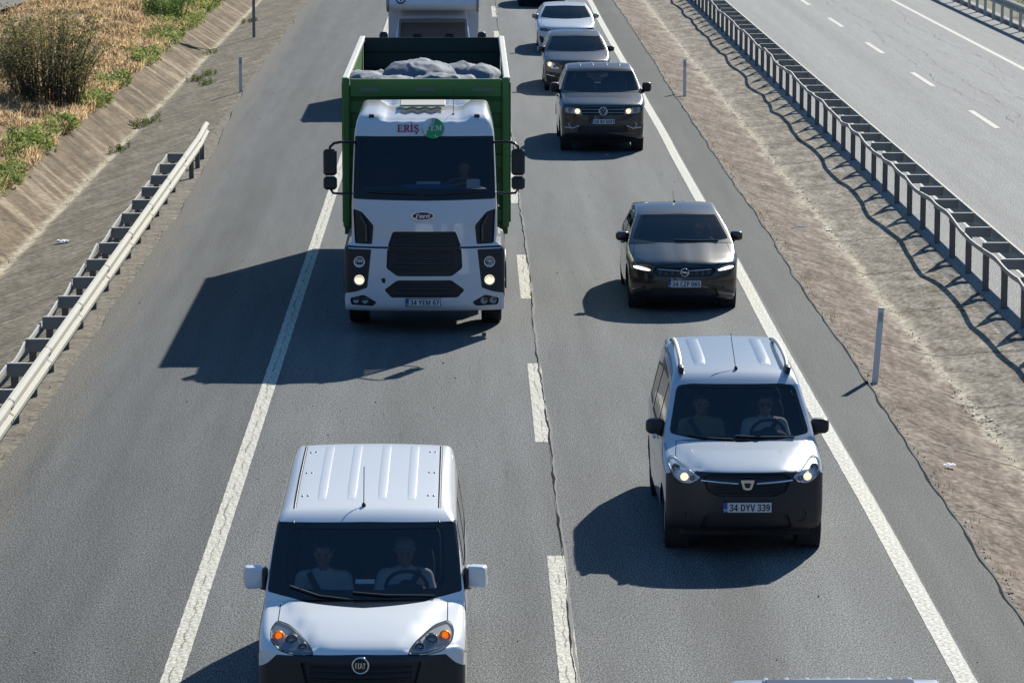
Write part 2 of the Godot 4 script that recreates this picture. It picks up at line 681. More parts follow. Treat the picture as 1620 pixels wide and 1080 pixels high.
func markings(rd: Node, od: Node) -> void:
	var n1 := noise(0.05, 61, 4)
	var n2 := noise(0.012, 62, 2)
	var worn := tex(48, 2048, func(x: int, y: int) -> Color:
		var c := Color(0.92, 0.90, 0.84)
		var k := 0.06 * n1.get_noise_2d(x * 1.5, y * 0.12) - 0.03
		c = Color(c.r + k, c.g + k, c.b + k)
		var mid := 24.0 + 9.0 * n2.get_noise_2d(y * 0.5, 5.0) + 8.0 * n1.get_noise_2d(y * 0.30, 300.0)
		var t := absf(x - mid)
		if t < 1.5 + 2.2 * n1.get_noise_2d(y * 0.2, 77.0) and n2.get_noise_2d(y * 0.6, 900.0) > -0.25:
			c = c.lerp(Color(0.42, 0.41, 0.39), 0.6)
		if n1.get_noise_2d(x * 3.0, y * 0.4 + 4000.0) > 0.46:
			c = c.lerp(Color(0.45, 0.45, 0.44), 0.5)
		return c)
	var clean := tex(48, 512, func(x: int, y: int) -> Color:
		var k := 0.05 * n1.get_noise_2d(x * 2.5, y * 0.3 + 700.0)
		return Color(0.92 + k, 0.905 + k, 0.85 + k))
	M.worn_line = surfaced(worn, grit, 0.6, 0.7)
	M.line = surfaced(clean, grit, 0.6, 0.7)
	for m in [M.worn_line, M.line]:
		m.albedo_color = Color(1.0, 1.0, 1.0)
	var rag := noise(1.2, 71, 2)
	var half := func(d: float) -> float: return 0.097 + 0.005 * rag.get_noise_1d(d * 3.0)
	struct("edge_line", ribbon(func(_d): return -2.79, half, -2.0, 300.0, 0.12, 0.004), M.worn_line, rd)
	struct("edge_line", ribbon(func(d): return 4.62 + 0.03 * wob.get_noise_1d(d), half, -2.0, 300.0, 0.25, 0.004), M.line, rd)
	for p in [[12.6, 6.9], [24.8, 19.2], [36.75, 31.2], [49.35, 43.3], [61.0, 55.7], [74.2, 68.6], [86.5, 80.8], [99.0, 93.5], [104.6, 104.2], [117.0, 112.4], [130.0, 124.2], [142.0, 136.5], [154.0, 148.5]]:
		struct("lane_dash", ribbon(func(_d): return 0.93, half, p[1], p[0], 0.1, 0.004), M.worn_line, rd)
	var thin := func(d: float) -> float: return 0.075 + 0.006 * rag.get_noise_1d(d * 3.0)
	struct("edge_line", ribbon(func(d): return 16.2 + 0.002 * (d - 100.0), thin, -2.0, 300.0, 0.5, 0.004), M.line, od)
	struct("edge_line", ribbon(func(_d): return 9.45, thin, -2.0, 300.0, 0.5, 0.004), M.line, od)
	for i in 14:
		var s := 123.5 + 11.75 * (4 - i)
		struct("lane_dash", ribbon(func(_d): return 12.79, thin, s - 4.6, s, 0.2, 0.004), M.line, od)

# thin dark joints and cracks: flat ribbons of crumbled asphalt
func cracks() -> void:
	var tar := mat(lin(0.018, 0.018, 0.02), 0.9)
	tar.metallic_specular = 0.12
	var pale := mat(lin(0.15, 0.147, 0.14), 0.9)
	var w1 := noise(0.9, 81, 4)
	var s := Soup.new()
	var p := Soup.new()
	# the joint beside the lane dashes
	var jx := func(d: float) -> float: return 1.0 + 0.04 * w1.get_noise_1d(d * 0.12) + 0.018 * w1.get_noise_1d(d * 1.1 + 50.0)
	s.add(ribbon(jx, func(d): return maxf(0.0, 0.006 + 0.022 * w1.get_noise_1d(d * 0.8 + 9.0)), 5.0, 150.0, 0.08, 0.009))
	p.add(ribbon(func(d): return jx.call(d) + 0.02, func(d): return maxf(0.0, 0.014 + 0.035 * w1.get_noise_1d(d * 0.35 + 30.0)), 5.0, 150.0, 0.12, 0.0065))
	s.add(ribbon(func(d): return edge_right(d) - 0.035, func(d): return maxf(0.0, 0.010 + 0.018 * w1.get_noise_1d(d * 1.2)), 5.0, 150.0, 0.25, 0.005))
	# wandering cracks on the opposite carriageway
	for c in [[13.9, 60.0, 140.0, 7], [15.5, 80.0, 140.0, 17], [14.6, 70.0, 128.0, 27], [13.3, 84.0, 133.0, 37]]:
		var sd: float = c[3] * 31.0
		var cx: float = c[0]
		s.add(ribbon(func(d): return cx + 0.55 * w1.get_noise_1d(d * 0.06 + sd) + 0.12 * w1.get_noise_1d(d * 0.9 + sd), func(d): return maxf(0.0, 0.002 + 0.014 * w1.get_noise_1d(d * 0.7 + sd)), c[1], c[2], 0.15, 0.005))
	var a := struct("road_crack", s, tar)
	a.set_meta("kind", "stuff")
	var b := struct("joint_filler", p, pale)
	b.set_meta("kind", "stuff")

func ditches() -> void:
	var na := noise(0.02, 91, 4)
	var nb := noise(0.06, 92, 3)
	var nc := noise(0.3, 93, 2)
	var nz := RandomNumberGenerator.new()
	nz.seed = 9
	# left: road edge -> slope -> channel -> bank, u across
	var sec := func(u: float, d: float) -> Vector2:
		var xs := [edge_left(d) + 0.12, -6.25, -8.15, -8.35, -8.55, -9.5, -9.75]
		var ys := [-0.03, -0.04, -0.33, -0.37, -0.34, 0.02, 0.06]
		xs[0] = maxf(xs[0], -6.1)
		var f := u * 24.0
		var k := [0, 2, 12, 14, 16, 22, 24]
		for i in 6:
			if f <= k[i + 1] + 1e-6:
				var t: float = (f - k[i]) / float(k[i + 1] - k[i])
				var x: float = lerpf(xs[i], xs[i + 1], t)
				var y: float = lerpf(ys[i], ys[i + 1], t)
				if i > 0:
					y += 0.025 * na.get_noise_2d(x * 40.0, d * 12.0)
				if i >= 5:
					x += 0.16 * na.get_noise_1d(d * 30.0)
				return Vector2(x, y)
		return Vector2(xs[6], ys[6])
	var left_tex := tex(256, 2048, func(px: int, py: int) -> Color:
		var u := px / 256.0 * 24.0
		var d := 20.0 + 140.0 * py / 2048.0
		var st := na.get_noise_2d(u * 1.6 + 900.0, d * 48.0 + u * 20.0)
		var st2 := nb.get_noise_2d(u * 1.3, d * 42.0 + u * 17.0 + 400.0)
		var bl := nb.get_noise_2d(u * 6.0 + 60.0, d * 8.0)
		var c := Color(0.475, 0.455, 0.425)
		if u < 13.0:
			var k := 0.11 * st + 0.07 * st2 + 0.07 * bl + 0.05 * (nz.randf() - 0.5)
			var dk := smoothstep(0.05, 0.38, st2 + 0.7 * st)
			c = Color(0.525 + k, 0.488 + k, 0.425 + k).lerp(Color(0.30, 0.275, 0.24), dk * 0.55)
			if u < 1.6:
				c = c.lerp(Color(0.55, 0.52, 0.47), 0.5)
		else:
			var st3 := na.get_noise_2d(u * 2.0 + 2000.0, d * 44.0 - u * 16.0)
			var k2 := 0.08 * st3 + 0.07 * bl + 0.05 * (nz.randf() - 0.5)
			c = Color(0.50 + k2, 0.435 + k2, 0.355 + k2)
			c = c.lerp(Color(0.35, 0.32, 0.28), smoothstep(0.05, 0.45, st3 * -1.0 + 0.3 * st2) * 0.55)
			c = c.lerp(Color(0.70, 0.635, 0.54), smoothstep(0.15, 0.5, st3) * 0.6)
		var q := absf(u - 14.0 + 0.5 * nb.get_noise_1d(d * 20.0))
		c = c.lerp(Color(0.78, 0.73, 0.63), exp(-q * q / 1.2) * (0.85 + 0.4 * bl))
		var j := fposmod(d + u * 0.035, 4.0)
		if j < 0.06:
			c = c.lerp(Color(0.25, 0.24, 0.22), 0.55)
		return c * 1.13)
	M.ditch_left = surfaced(left_tex, grit, 1.7, 0.92)
	struct("ditch_left", strip(sec, -20.0, -160.0, 0.7, 24), M.ditch_left)
	# right: asphalt edge -> brown slope -> sandy channel -> pale slope -> lip below the median barrier
	var sr := func(u: float, d: float) -> Vector2:
		var xs := [edge_right(d) - 0.1, edge_right(d) + 0.12, 6.88, 7.02, 8.06, 8.12, 8.20, 8.36]
		var ys := [-0.02, -0.08, -0.29, -0.29, -0.034, -0.02, 0.0, 0.0]
		var f := u * 26.0
		var k := [0, 1, 10, 12, 22, 23, 24, 26]
		for i in 7:
			if f <= k[i + 1] + 1e-6:
				var t: float = (f - k[i]) / float(k[i + 1] - k[i])
				var x: float = lerpf(xs[i], xs[i + 1], t)
				var y: float = lerpf(ys[i], ys[i + 1], t)
				if i > 0 and i < 5:
					y += 0.02 * na.get_noise_2d(x * 40.0, d * 12.0 + 500.0) * (0.3 if i == 4 else 1.0)
				return Vector2(x, y)
		return Vector2(xs[7], ys[7])
	var right_tex := tex(256, 2048, func(px: int, py: int) -> Color:
		var u := px / 256.0 * 26.0
		var d := 20.0 + 140.0 * py / 2048.0
		var st := na.get_noise_2d(u * 3.0 + 900.0, d * 40.0 + u * 6.0)
		var bl := nb.get_noise_2d(u * 6.0 + 60.0, d * 9.0)
		var fi := nc.get_noise_2d(u * 4.0, d * 12.0)
		var k := 0.10 * st + 0.09 * bl + 0.09 * fi + 0.07 * (nz.randf() - 0.5)
		k -= 0.10 * smoothstep(0.28, 0.5, nb.get_noise_2d(u * 5.0 + 700.0, d * 34.0 + u * 9.0))
		var brown := Color(0.50 + k, 0.447 + k * 0.95, 0.405 + k * 0.9)
		var grey := Color(0.575 + k, 0.535 + k, 0.48 + k)
		var wander := 11.0 + 1.1 * nb.get_noise_1d(d * 9.0) + 0.8 * na.get_noise_1d(d * 60.0)
		var c := brown.lerp(grey, smoothstep(wander - 1.2, wander + 1.6, u))
		var q := (u - wander) / (1.5 + 0.9 * bl)
		c = c.lerp(Color(0.73, 0.69, 0.61), exp(-q * q) * 0.9)
		var fan := smoothstep(0.1, 0.5, na.get_noise_2d(u * 5.0, d * 22.0 + 70.0)) * smoothstep(5.0, 9.0, u) * smoothstep(16.0, 12.0, u)
		c = c.lerp(Color(0.60, 0.565, 0.51), fan * 0.6)
		if u > 22.6:
			c = Color(0.47 + k, 0.455 + k, 0.43 + k)
		var j := fposmod(d + u * 0.10 + 0.12 * nb.get_noise_2d(u * 9.0, d * 3.0), 4.4)
		if j < 0.075:
			c = c.lerp(Color(0.22, 0.20, 0.18), 0.75)
		elif j < 0.16:
			c = c.lerp(Color(0.62, 0.59, 0.54), 0.5)
		if u < 1.8:
			c = c.lerp(Color(0.55, 0.52, 0.47), 0.35 + 0.5 * fi)
		return c * 1.15)
	M.ditch_right = surfaced(right_tex, grit, 1.7, 0.92)
	struct("median_ditch", strip(sr, -20.0, -160.0, 0.5, 26), M.ditch_right)
	# beyond the drawn stretch and behind the camera the section goes on plain
	for part in [[160.0, 5.0], [5.0, -20.0], [-160.0, -320.0]]:
		struct("ditch_left_run_on", strip(sec, part[0], part[1], 4.0, 24), M.ditch_left)
		struct("median_ditch_run_on", strip(sr, part[0], part[1], 4.0, 26), M.ditch_right)
	# dry field beside the left ditch, a gravel track beyond it, verge on the far right
	var nf := noise(0.03, 95, 4)
	var field := strip(func(u: float, d: float) -> Vector2:
		var x := -9.6 - 60.0 * pow(u, 1.6)
		return Vector2(x, 0.04 + 0.35 * smoothstep(0.0, 3.0, -9.6 - x) + 0.16 * nf.get_noise_2d(x * 6.0, d * 4.0)), 5.0, -320.0, 1.5, 40)
	var ft := tex(512, 512, func(x: int, y: int) -> Color:
		var k := 0.12 * nf.get_noise_2d(x * 0.8, y * 1.4) + 0.08 * nc.get_noise_2d(x, y)
		return Color(0.62 + k, 0.52 + k, 0.40 + k * 0.8))
	M.field = surfaced(ft, grit, 1.2, 0.95)
	M.field.uv1_scale = Vector3(2, 12, 1)
	struct("dry_field", field, M.field)
	var track := strip(func(u: float, d: float) -> Vector2:
		return Vector2(-16.0 - 3.4 * u + 0.5 * nf.get_noise_1d(d * 2.0), 0.53 + 0.04 * sin(u * PI)), -60.0, -320.0, 3.0, 6)
	struct("gravel_track", track, surfaced(tex(64, 64, func(x: int, y: int) -> Color:
		var k := 0.06 * nc.get_noise_2d(x * 2.0, y * 2.0)
		return Color(0.60 + k, 0.57 + k, 0.53 + k)), grit, 1.2, 0.95))
	var verge_soup := strip(func(u: float, d: float) -> Vector2:
		return Vector2(18.88 + 40.0 * u, -0.02 - 0.5 * smoothstep(0.02, 0.2, u) + 0.2 * nf.get_noise_2d(u * 300.0, d * 5.0)), 5.0, -320.0, 3.0, 16)
	struct("right_verge", verge_soup, mat(lin(0.10, 0.095, 0.05), 0.95))

# ---------------------------------------------------------------- vehicle toolkit
func spow(a: float, e: float) -> float:
	return signf(a) * pow(absf(a), e)

# a rounded lump (superellipsoid)
func blob(s: Soup, c: Vector3, half: Vector3, e := 0.6, bs := Basis.IDENTITY, nu := 16, nv := 10) -> void:
	var rows := []
	for i in nv + 1:
		var a := -PI / 2 + PI * i / nv
		var row := PackedVector3Array()
		for j in nu + 1:
			var b := TAU * j / nu
			row.append(c + bs * (half * Vector3(spow(cos(a), e) * spow(cos(b), e), spow(sin(a), e), spow(cos(a), e) * spow(sin(b), e))))
		rows.append(row)
	s.grid(rows, c)

# where a line along the axis through p first meets the shell from its positive end
func hit(s: Soup, axis: int, p: Vector2, none := 0.0) -> float:
	var best := -1e9
	for i in range(0, s.v.size(), 3):
		var a := s.v[i]
		var b := s.v[i + 1]
		var c := s.v[i + 2]
		var pa := Soup.flat2(axis, a)
		var pb := Soup.flat2(axis, b)
		var pc := Soup.flat2(axis, c)
		var den := (pb - pa).cross(pc - pa)
		if absf(den) < 1e-10:
			continue
		var w1 := (p - pa).cross(pc - pa) / den
		var w2 := (pb - pa).cross(p - pa) / den
		if w1 < -1e-4 or w2 < -1e-4 or w1 + w2 > 1.0001:
			continue
		best = maxf(best, a[axis] + (b[axis] - a[axis]) * w1 + (c[axis] - a[axis]) * w2)
	return best if best > -1e8 else none

# body shell from a centre-line profile of [z, y, bow, crown, edge radius, sharp]
func shell(prof: Array, X: Callable, wheels: Array, step := 0.06, relief = null) -> Soup:
	var P := []
	for i in prof.size() - 1:
		var p1: Array = prof[i]
		var p2: Array = prof[i + 1]
		var p0: Array = p1 if i == 0 or p1[5] else prof[i - 1]
		var p3: Array = p2 if i + 2 >= prof.size() or p2[5] else prof[i + 2]
		var m := maxi(1, int(ceil(Vector2(p2[0] - p1[0], p2[1] - p1[1]).length() / step)))
		for k in m:
			var t := float(k) / m
			var q := []
			for f in 5:
				if f < 2:
					q.append(0.5 * (2.0 * p1[f] + (p2[f] - p0[f]) * t + (2.0 * p0[f] - 5.0 * p1[f] + 4.0 * p2[f] - p3[f]) * t * t + (3.0 * p1[f] - p0[f] - 3.0 * p2[f] + p3[f]) * t * t * t))
				else:
					q.append(lerpf(p1[f], p2[f], t))
			q.append(p1[5] if k == 0 else 0)
			P.append(q)
	P.append(prof[-1])
	var out := Soup.new()
	var edge := PackedVector2Array()
	var runs := [[]]
	var na := 9
	var nr := 5
	for i in P.size():
		var p: Array = P[i]
		var a: Array = P[maxi(i - 1, 0)]
		var b: Array = P[mini(i + 1, P.size() - 1)]
		var tg := Vector2(b[0] - a[0], b[1] - a[1]).normalized()
		var nn := Vector2(tg.y, -tg.x)
		var r: float = p[4]
		var ez: float = p[0] - p[2] - nn.x * r
		var ey: float = p[1] - p[3] - nn.y * r
		var w: float = X.call(ez, ey)
		var half := []
		for j in na + 1:
			var x := (w - r) * j / na
			half.append([x, 0.0, x / w])
		for j in range(1, nr + 1):
			var g := PI / 2 * j / nr
			var x := w - r + r * sin(g)
			half.append([x, r * (1.0 - cos(g)), x / w])
		var row := PackedVector3Array()
		for sg in [-1, 1]:
			var lst := half.duplicate()
			if sg == -1:
				lst.reverse()
			for h in lst:
				if sg == 1 and h[0] == 0.0:
					continue
				var t: float = h[2]
				var y: float = p[1] - p[3] * pow(t, 2.2) - nn.y * h[1]
				var z: float = p[0] - p[2] * pow(t, 2.6) - nn.x * h[1]
				if relief != null:
					var dv: Vector2 = relief.call(h[0], p[0], p[1])
					y += dv.y
					z += dv.x
				row.append(Vector3(h[0] * sg, y, z))
		edge.append(Vector2(ez, ey))
		runs[-1].append(row)
		if p[5] and i > 0 and i < P.size() - 1:
			runs.append([row])
	for rn in runs:
		if rn.size() > 1:
			var s0 := Soup.new()
			s0.grid(rn, null, 1.0)
			out.add(s0)
	# normals of the sheet point out: front face normal must look forward
	var flip := false
	for i in range(0, mini(out.v.size(), 3)):
		flip = out.n[i].z < 0.0
	if flip:
		for i in out.n.size():
			out.n[i] = -out.n[i]
	var side := [edge]
	for wv in wheels:
		var nxt := []
		for q in side:
			for o in Geometry2D.clip_polygons(q, ring2(Vector2(wv[0], wv[1]), wv[2], 28)):
				nxt.append(o)
		side = nxt
	for q in side:
		var bb := Rect2(q[0], Vector2.ZERO)
		for p in q:
			bb = bb.expand(p)
		var cs := 0.11
		for i in int(ceil(bb.size.x / cs)):
			for j in int(ceil(bb.size.y / cs)):
				var o := bb.position + Vector2(i, j) * cs
				for piece in Geometry2D.intersect_polygons(q, PackedVector2Array([o, o + Vector2(cs, 0), o + Vector2(cs, cs), o + Vector2(0, cs)])):
					var ix := Geometry2D.triangulate_polygon(piece)
					for k in range(0, ix.size(), 3):
						var V := []
						for z in 3:
							var p: Vector2 = piece[ix[k + z]]
							var x: float = X.call(p.x, p.y)
							var gz: float = (X.call(p.x + 0.02, p.y) - X.call(p.x - 0.02, p.y)) / 0.04
							var gy: float = (X.call(p.x, p.y + 0.02) - X.call(p.x, p.y - 0.02)) / 0.04
							V.append([Vector3(x, p.y, p.x), Vector3(1, -gy, -gz).normalized()])
						var mx := Vector3(-1, 1, 1)
						out.tri(V[0][0], V[1][0], V[2][0], V[0][1], V[1][1], V[2][1])
						out.tri(V[0][0] * mx, V[1][0] * mx, V[2][0] * mx, V[0][1] * mx, V[1][1] * mx, V[2][1] * mx)
	return out

const FWD := Vector3(0, 0.0, 1)

func both(s: Soup, axis: int, poly: PackedVector2Array, face: Vector3, thr := 0.15, lo := -1e9, hi := 1e9, gap := 0.0) -> Array:
	var r := []
	for sd in 2:
		var q := poly if sd == 0 else (poly if axis == 0 else mirror2(poly))
		var f := face if sd == 0 else face * Vector3(-1, 1, 1)
		r.append(panel(s, axis, q, f, thr, lo, hi, gap))
	return r

func panel(s: Soup, axis: int, poly: PackedVector2Array, face: Vector3, thr := 0.15, lo := -1e9, hi := 1e9, gap := 0.006) -> Soup:
	if gap <= 0.0:
		return s.take(axis, poly, face, thr, lo, hi)
	var g := s.take(axis, grow2(poly, gap), face, thr, lo, hi)
	return g.take(axis, poly, face, -2.0)

func ring_bar(s: Soup, c: Vector3, dir: Vector3, R: float, r: float, k := 28, sides := 6, flat := Vector2.ONE) -> void:
	var z := dir.normalized()
	var x := (Vector3.UP if absf(z.y) < 0.9 else Vector3.RIGHT).cross(z).normalized()
	var y := z.cross(x)
	var p := PackedVector3Array()
	for i in k + 1:
		p.append(c + (x * cos(TAU * i / k) * flat.x + y * sin(TAU * i / k) * flat.y) * R)
	s.tube(p, r, sides, false)

func text_mesh(t: String, h: float, depth := 0.003, font := "Droid Sans", bold := true, squeeze := 1.0) -> Soup:
	var f := SystemFont.new()
	f.font_names = PackedStringArray([font])
	f.font_weight = 700 if bold else 400
	var m := TextMesh.new()
	m.text = t
	m.font = f
	m.font_size = 64
	m.pixel_size = 0.01
	m.depth = 0.3
	m.curve_step = 1.0
	var s := Soup.new()
	var lo := Vector3.INF
	var hi := -Vector3.INF
	for k in m.get_surface_count():
		var a := m.surface_get_arrays(k)
		var vv: PackedVector3Array = a[Mesh.ARRAY_VERTEX]
		var nn: PackedVector3Array = a[Mesh.ARRAY_NORMAL]
		var ii = a[Mesh.ARRAY_INDEX]
		for q in (ii if ii != null and ii.size() else PackedInt32Array(range(vv.size()))):
			s.v.append(vv[q]); s.n.append(nn[q])
	for p in s.v:
		lo = lo.min(p)
		hi = hi.max(p)
	var sc := h / maxf(hi.y - lo.y, 1e-4)
	var c := (lo + hi) * 0.5
	for i in s.v.size():
		var p := s.v[i] - c
		s.v[i] = Vector3(p.x * sc * squeeze, p.y * sc, p.z / 0.3 * depth)
	return s

func number_plate(root: Node, at: Vector3, text: String, tilt := 0.0) -> void:
	var pl := Soup.new()
	pl.box(Vector3.ZERO, Vector3(0.53, 0.122, 0.012), 0.003)
	var p := obj("number_plate", pl, M.black, root, at)
	p.rotation.x = tilt
	var w := Soup.new()
	w.box(Vector3(0.021, 0, 0.007), Vector3(0.472, 0.106, 0.006), 0.002)
	obj("plate_face", w, M.plate_white, p)
	var b := Soup.new()
	b.box(Vector3(-0.237, 0, 0.007), Vector3(0.043, 0.106, 0.006), 0.002)
	obj("blue_band", b, M.plate_blue, p)
	var t := text_mesh("TR", 0.026, 0.002)
	obj("country_code", t.moved(Vector3(-0.237, -0.03, 0.011)), M.plate_white, p)
	var l := text_mesh(text, 0.077, 0.002, "Droid Sans", true, 1.0)
	var hi := 0.0
	for q in l.v:
		hi = maxf(hi, absf(q.x))
	var k := 0.217 / hi
	for i in l.v.size():
		l.v[i].x *= k
	obj("plate_text", l.moved(Vector3(0.024, 0, 0.011)), M.ink, p)

func wheel(root: Node, at: Vector3, R: float, w: float, rim_r: float, rim_mat: Material, spokes := 5) -> void:
	var sx := signf(at.x)
	var t := Soup.new()
	var h := w * 0.5
	t.lathe(Vector3.ZERO, Vector3(sx, 0, 0), pv2([-h, rim_r, -h, R - 0.03, -h + 0.03, R, h - 0.03, R, h, R - 0.03, h, rim_r + 0.005, h - 0.03, rim_r]), 32)
	var o := obj("wheel", t, M.tyre, root, at)
	var r := Soup.new()
	r.lathe(Vector3.ZERO, Vector3(sx, 0, 0), pv2([h - 0.012, rim_r + 0.006, h - 0.02, rim_r - 0.02, h - 0.07, rim_r - 0.035, h - 0.09, 0.02, h - 0.09, 0.0]), 28)
	for i in spokes:
		var g := TAU * i / spokes
		r.box(Vector3(sx * (h - 0.035), sin(g) * rim_r * 0.5, cos(g) * rim_r * 0.5), Vector3(0.03, 0.05, rim_r * 0.95), 0.008, Basis(Vector3.RIGHT, -g))
	r.lathe(Vector3.ZERO, Vector3(sx, 0, 0), pv2([h - 0.05, 0.06, h - 0.02, 0.05, h - 0.015, 0.0]), 16)
	obj("rim", r, rim_mat, o)

# door mirror: housing, arm and glass (glass faces back)
func mirror(root: Node, at: Vector3, half: Vector3, arm_to: Vector3, m: Material, e := 0.55) -> void:
	var s := Soup.new()
	var sx := signf(at.x)
	blob(s, Vector3.ZERO, half, e, Basis(Vector3.UP, -sx * 0.22), 18, 12)
	var o := obj("door_mirror", s, m, root, at)
	var a := Soup.new()
	var d := arm_to - at
	a.tube(PackedVector3Array([Vector3(-sx * half.x * 0.8, -half.y * 0.72, 0), Vector3(d.x * 0.7, -half.y * 0.9, d.z * 0.5), d]), [0.035, 0.04, 0.05], 8, true, Vector2(1.3, 0.8))
	obj("mirror_arm", a, M.plastic, o)
	var g := Soup.new()
	g.box(Vector3(sx * 0.01, 0, -half.z * 0.96), Vector3(half.x * 1.5, half.y * 1.45, 0.012), 0.004)
	obj("mirror_glass", g, M.chrome, o)

func seat(root: Node, at: Vector3, m: Material, wide := 0.5) -> void:
	var s := Soup.new()
	blob(s, Vector3(0, 0.12, 0), Vector3(wide * 0.5, 0.09, 0.26), 0.5)
	var o := obj("seat", s, m, root, at)
	var b := Soup.new()
	blob(b, Vector3(0, 0.44, -0.30), Vector3(wide * 0.5, 0.33, 0.085), 0.5, Basis(Vector3.RIGHT, -0.25))
	obj("backrest", b, m, o)
	var h := Soup.new()
	blob(h, Vector3(0, 0.83, -0.40), Vector3(0.125, 0.10, 0.05), 0.6, Basis(Vector3.RIGHT, -0.2))
	h.tube(PackedVector3Array([Vector3(-0.06, 0.70, -0.37), Vector3(-0.06, 0.80, -0.39)]), 0.008, 6)
	h.tube(PackedVector3Array([Vector3(0.06, 0.70, -0.37), Vector3(0.06, 0.80, -0.39)]), 0.008, 6)
	obj("headrest", h, m, o)

func steering_wheel(root: Node, at: Vector3, R := 0.185, lean := 0.5) -> void:
	var d := Vector3(0, sin(lean), -cos(lean))
	var s := Soup.new()
	ring_bar(s, Vector3.ZERO, d, R, 0.017, 30, 8)
	var o := obj("steering_wheel", s, M.black, root, at)
	var h := Soup.new()
	h.lathe(Vector3.ZERO, -d, pv2([-0.02, 0.0, -0.02, 0.07, 0.02, 0.055, 0.12, 0.04, 0.12, 0.0]), 16)
	for g in [0.0, PI, -PI / 2]:
		var y := Vector3.RIGHT.cross(d)
		h.tube(PackedVector3Array([Vector3.ZERO, (Vector3.RIGHT * cos(g) + y * sin(g)) * R]), 0.016, 6)
	obj("hub", h, M.black, o)

func wiper(root: Node, glass: Soup, pts: Array) -> void:
	var s := Soup.new()
	var p := PackedVector3Array()
	for q in pts:
		p.append(Vector3(q[0], q[1], hit(glass, 2, Vector2(q[0], q[1]), q[2]) + 0.018))
	s.tube(p, 0.011, 6)
	obj("wiper", s, M.black, root)

func on_front(sh: Soup, x: float, y: float, off := 0.0) -> Vector3:
	return Vector3(x, y, hit(sh, 2, Vector2(x, y)) + off)

# one headlight: housing under a clear lens, with round reflectors and lit bulbs
func headlight(root: Node, piece: Soup, lamps: Array, deep := 0.07, house: Material = null) -> Node3D:
	var hs := piece.moved(Vector3(0, 0, -deep))
	hs.add(piece.rim(Vector3(0, 0, -deep)))
	var o := obj("headlight", hs, house if house else M.lamp_dark, root)
	obj("lens", piece.puffed(0.001), M.lens, o)
	for l in lamps:
		var z := hit(piece, 2, Vector2(l[0], l[1]), -0.2) - deep * 0.95
		var c := Vector3(l[0], l[1], z)
		var r: float = l[2]
		var ring := Soup.new()
		ring.lathe(c, FWD, pv2([0.004, 0.0, 0.006, r * 0.35, 0.02, r * 0.75, 0.045, r, 0.045, r * 1.08, 0.0, r * 1.1]), 20)
		obj("reflector", ring, M.chrome if l[3] != "amber" else M.amber_cup, o)
		if l[3] == "dip" or l[3] == "amber" or l[3] == "warm":
			var b := Soup.new()
			blob(b, c + Vector3(0, 0, 0.022), (Vector3(0.62, 1.0, 0.62) if l[3] == "amber" else Vector3.ONE * 0.6) * r, 1.0, Basis.IDENTITY, 12, 8)
			obj("bulb", b, {"dip": M.bulb, "amber": M.bulb_amber, "warm": M.bulb_warm}[l[3]], o)
		else:
			var b2 := Soup.new()
			blob(b2, c + Vector3(0, 0, 0.02), Vector3.ONE * r * 0.55, 1.0, Basis.IDENTITY, 12, 8)
			obj("projector", b2, M.chrome_dark, o)
	return o

func car_materials() -> void:
	M.black = mat(lin(0.012, 0.012, 0.013), 0.38)
	M.plastic = mat(lin(0.020, 0.020, 0.023), 0.5)
	M.gloss = paint(lin(0.006, 0.006, 0.007))
	M.frit = mat(lin(0.008, 0.008, 0.010), 0.08)
	M.lining = mat(lin(0.025, 0.025, 0.027), 0.9)
	M.cloth = mat(lin(0.022, 0.022, 0.026), 0.95)
	M.tyre = mat(lin(0.014, 0.014, 0.014), 0.85)
	M.rim_grey = mat(lin(0.34, 0.34, 0.35), 0.4, 0.6)
	M.rim_dark = mat(lin(0.05, 0.05, 0.055), 0.4, 0.5)
	M.chrome = mat(lin(0.75, 0.76, 0.78), 0.12, 1.0)
	M.chrome_dark = mat(lin(0.30, 0.31, 0.33), 0.1, 1.0)
	M.glass = pane(Color(0.03, 0.075, 0.14, 0.42))  # bluish tint paints the sky reflection into the pane
	M.side_glass = pane(Color(0.012, 0.016, 0.02, 0.55))
	M.lens = pane(Color(0.8, 0.85, 0.9, 0.09))
	M.lamp_dark = mat(lin(0.16, 0.16, 0.17), 0.35, 0.4)
	M.lamp_chrome = mat(lin(0.72, 0.73, 0.74), 0.35, 0.2)
	M.amber_cup = mat(lin(0.55, 0.17, 0.01), 0.3, 0.2)
	M.bulb = glow(Color(1.0, 0.93, 0.78), 2.2)
	M.bulb_warm = glow(Color(1.0, 0.88, 0.66), 1.2)
	M.bulb_amber = glow(Color(1.0, 0.52, 0.07), 0.5, Color(0.9, 0.4, 0.05))
	M.drl = glow(Color(1.0, 0.98, 0.90), 2.0)
	M.plate_white = mat(lin(0.62, 0.64, 0.66), 0.5)
	M.plate_blue = mat(lin(0.02, 0.08, 0.32), 0.5)
	M.ink = mat(lin(0.01, 0.01, 0.012), 0.5)
	M.paper = mat(lin(0.75, 0.76, 0.77), 0.8)
	M.van_white = paint(lin(0.80, 0.80, 0.79))
	M.dokker = paint(lin(0.44, 0.49, 0.55))
	M.corsa = paint(lin(0.006, 0.0065, 0.008))
	M.amarok = paint(lin(0.014, 0.0135, 0.0145))
	M.astra = paint(lin(0.030, 0.026, 0.026))
	M.sedan = paint(lin(0.62, 0.65, 0.68), 0.1)
	M.navy = paint(lin(0.012, 0.014, 0.022), 0.2)

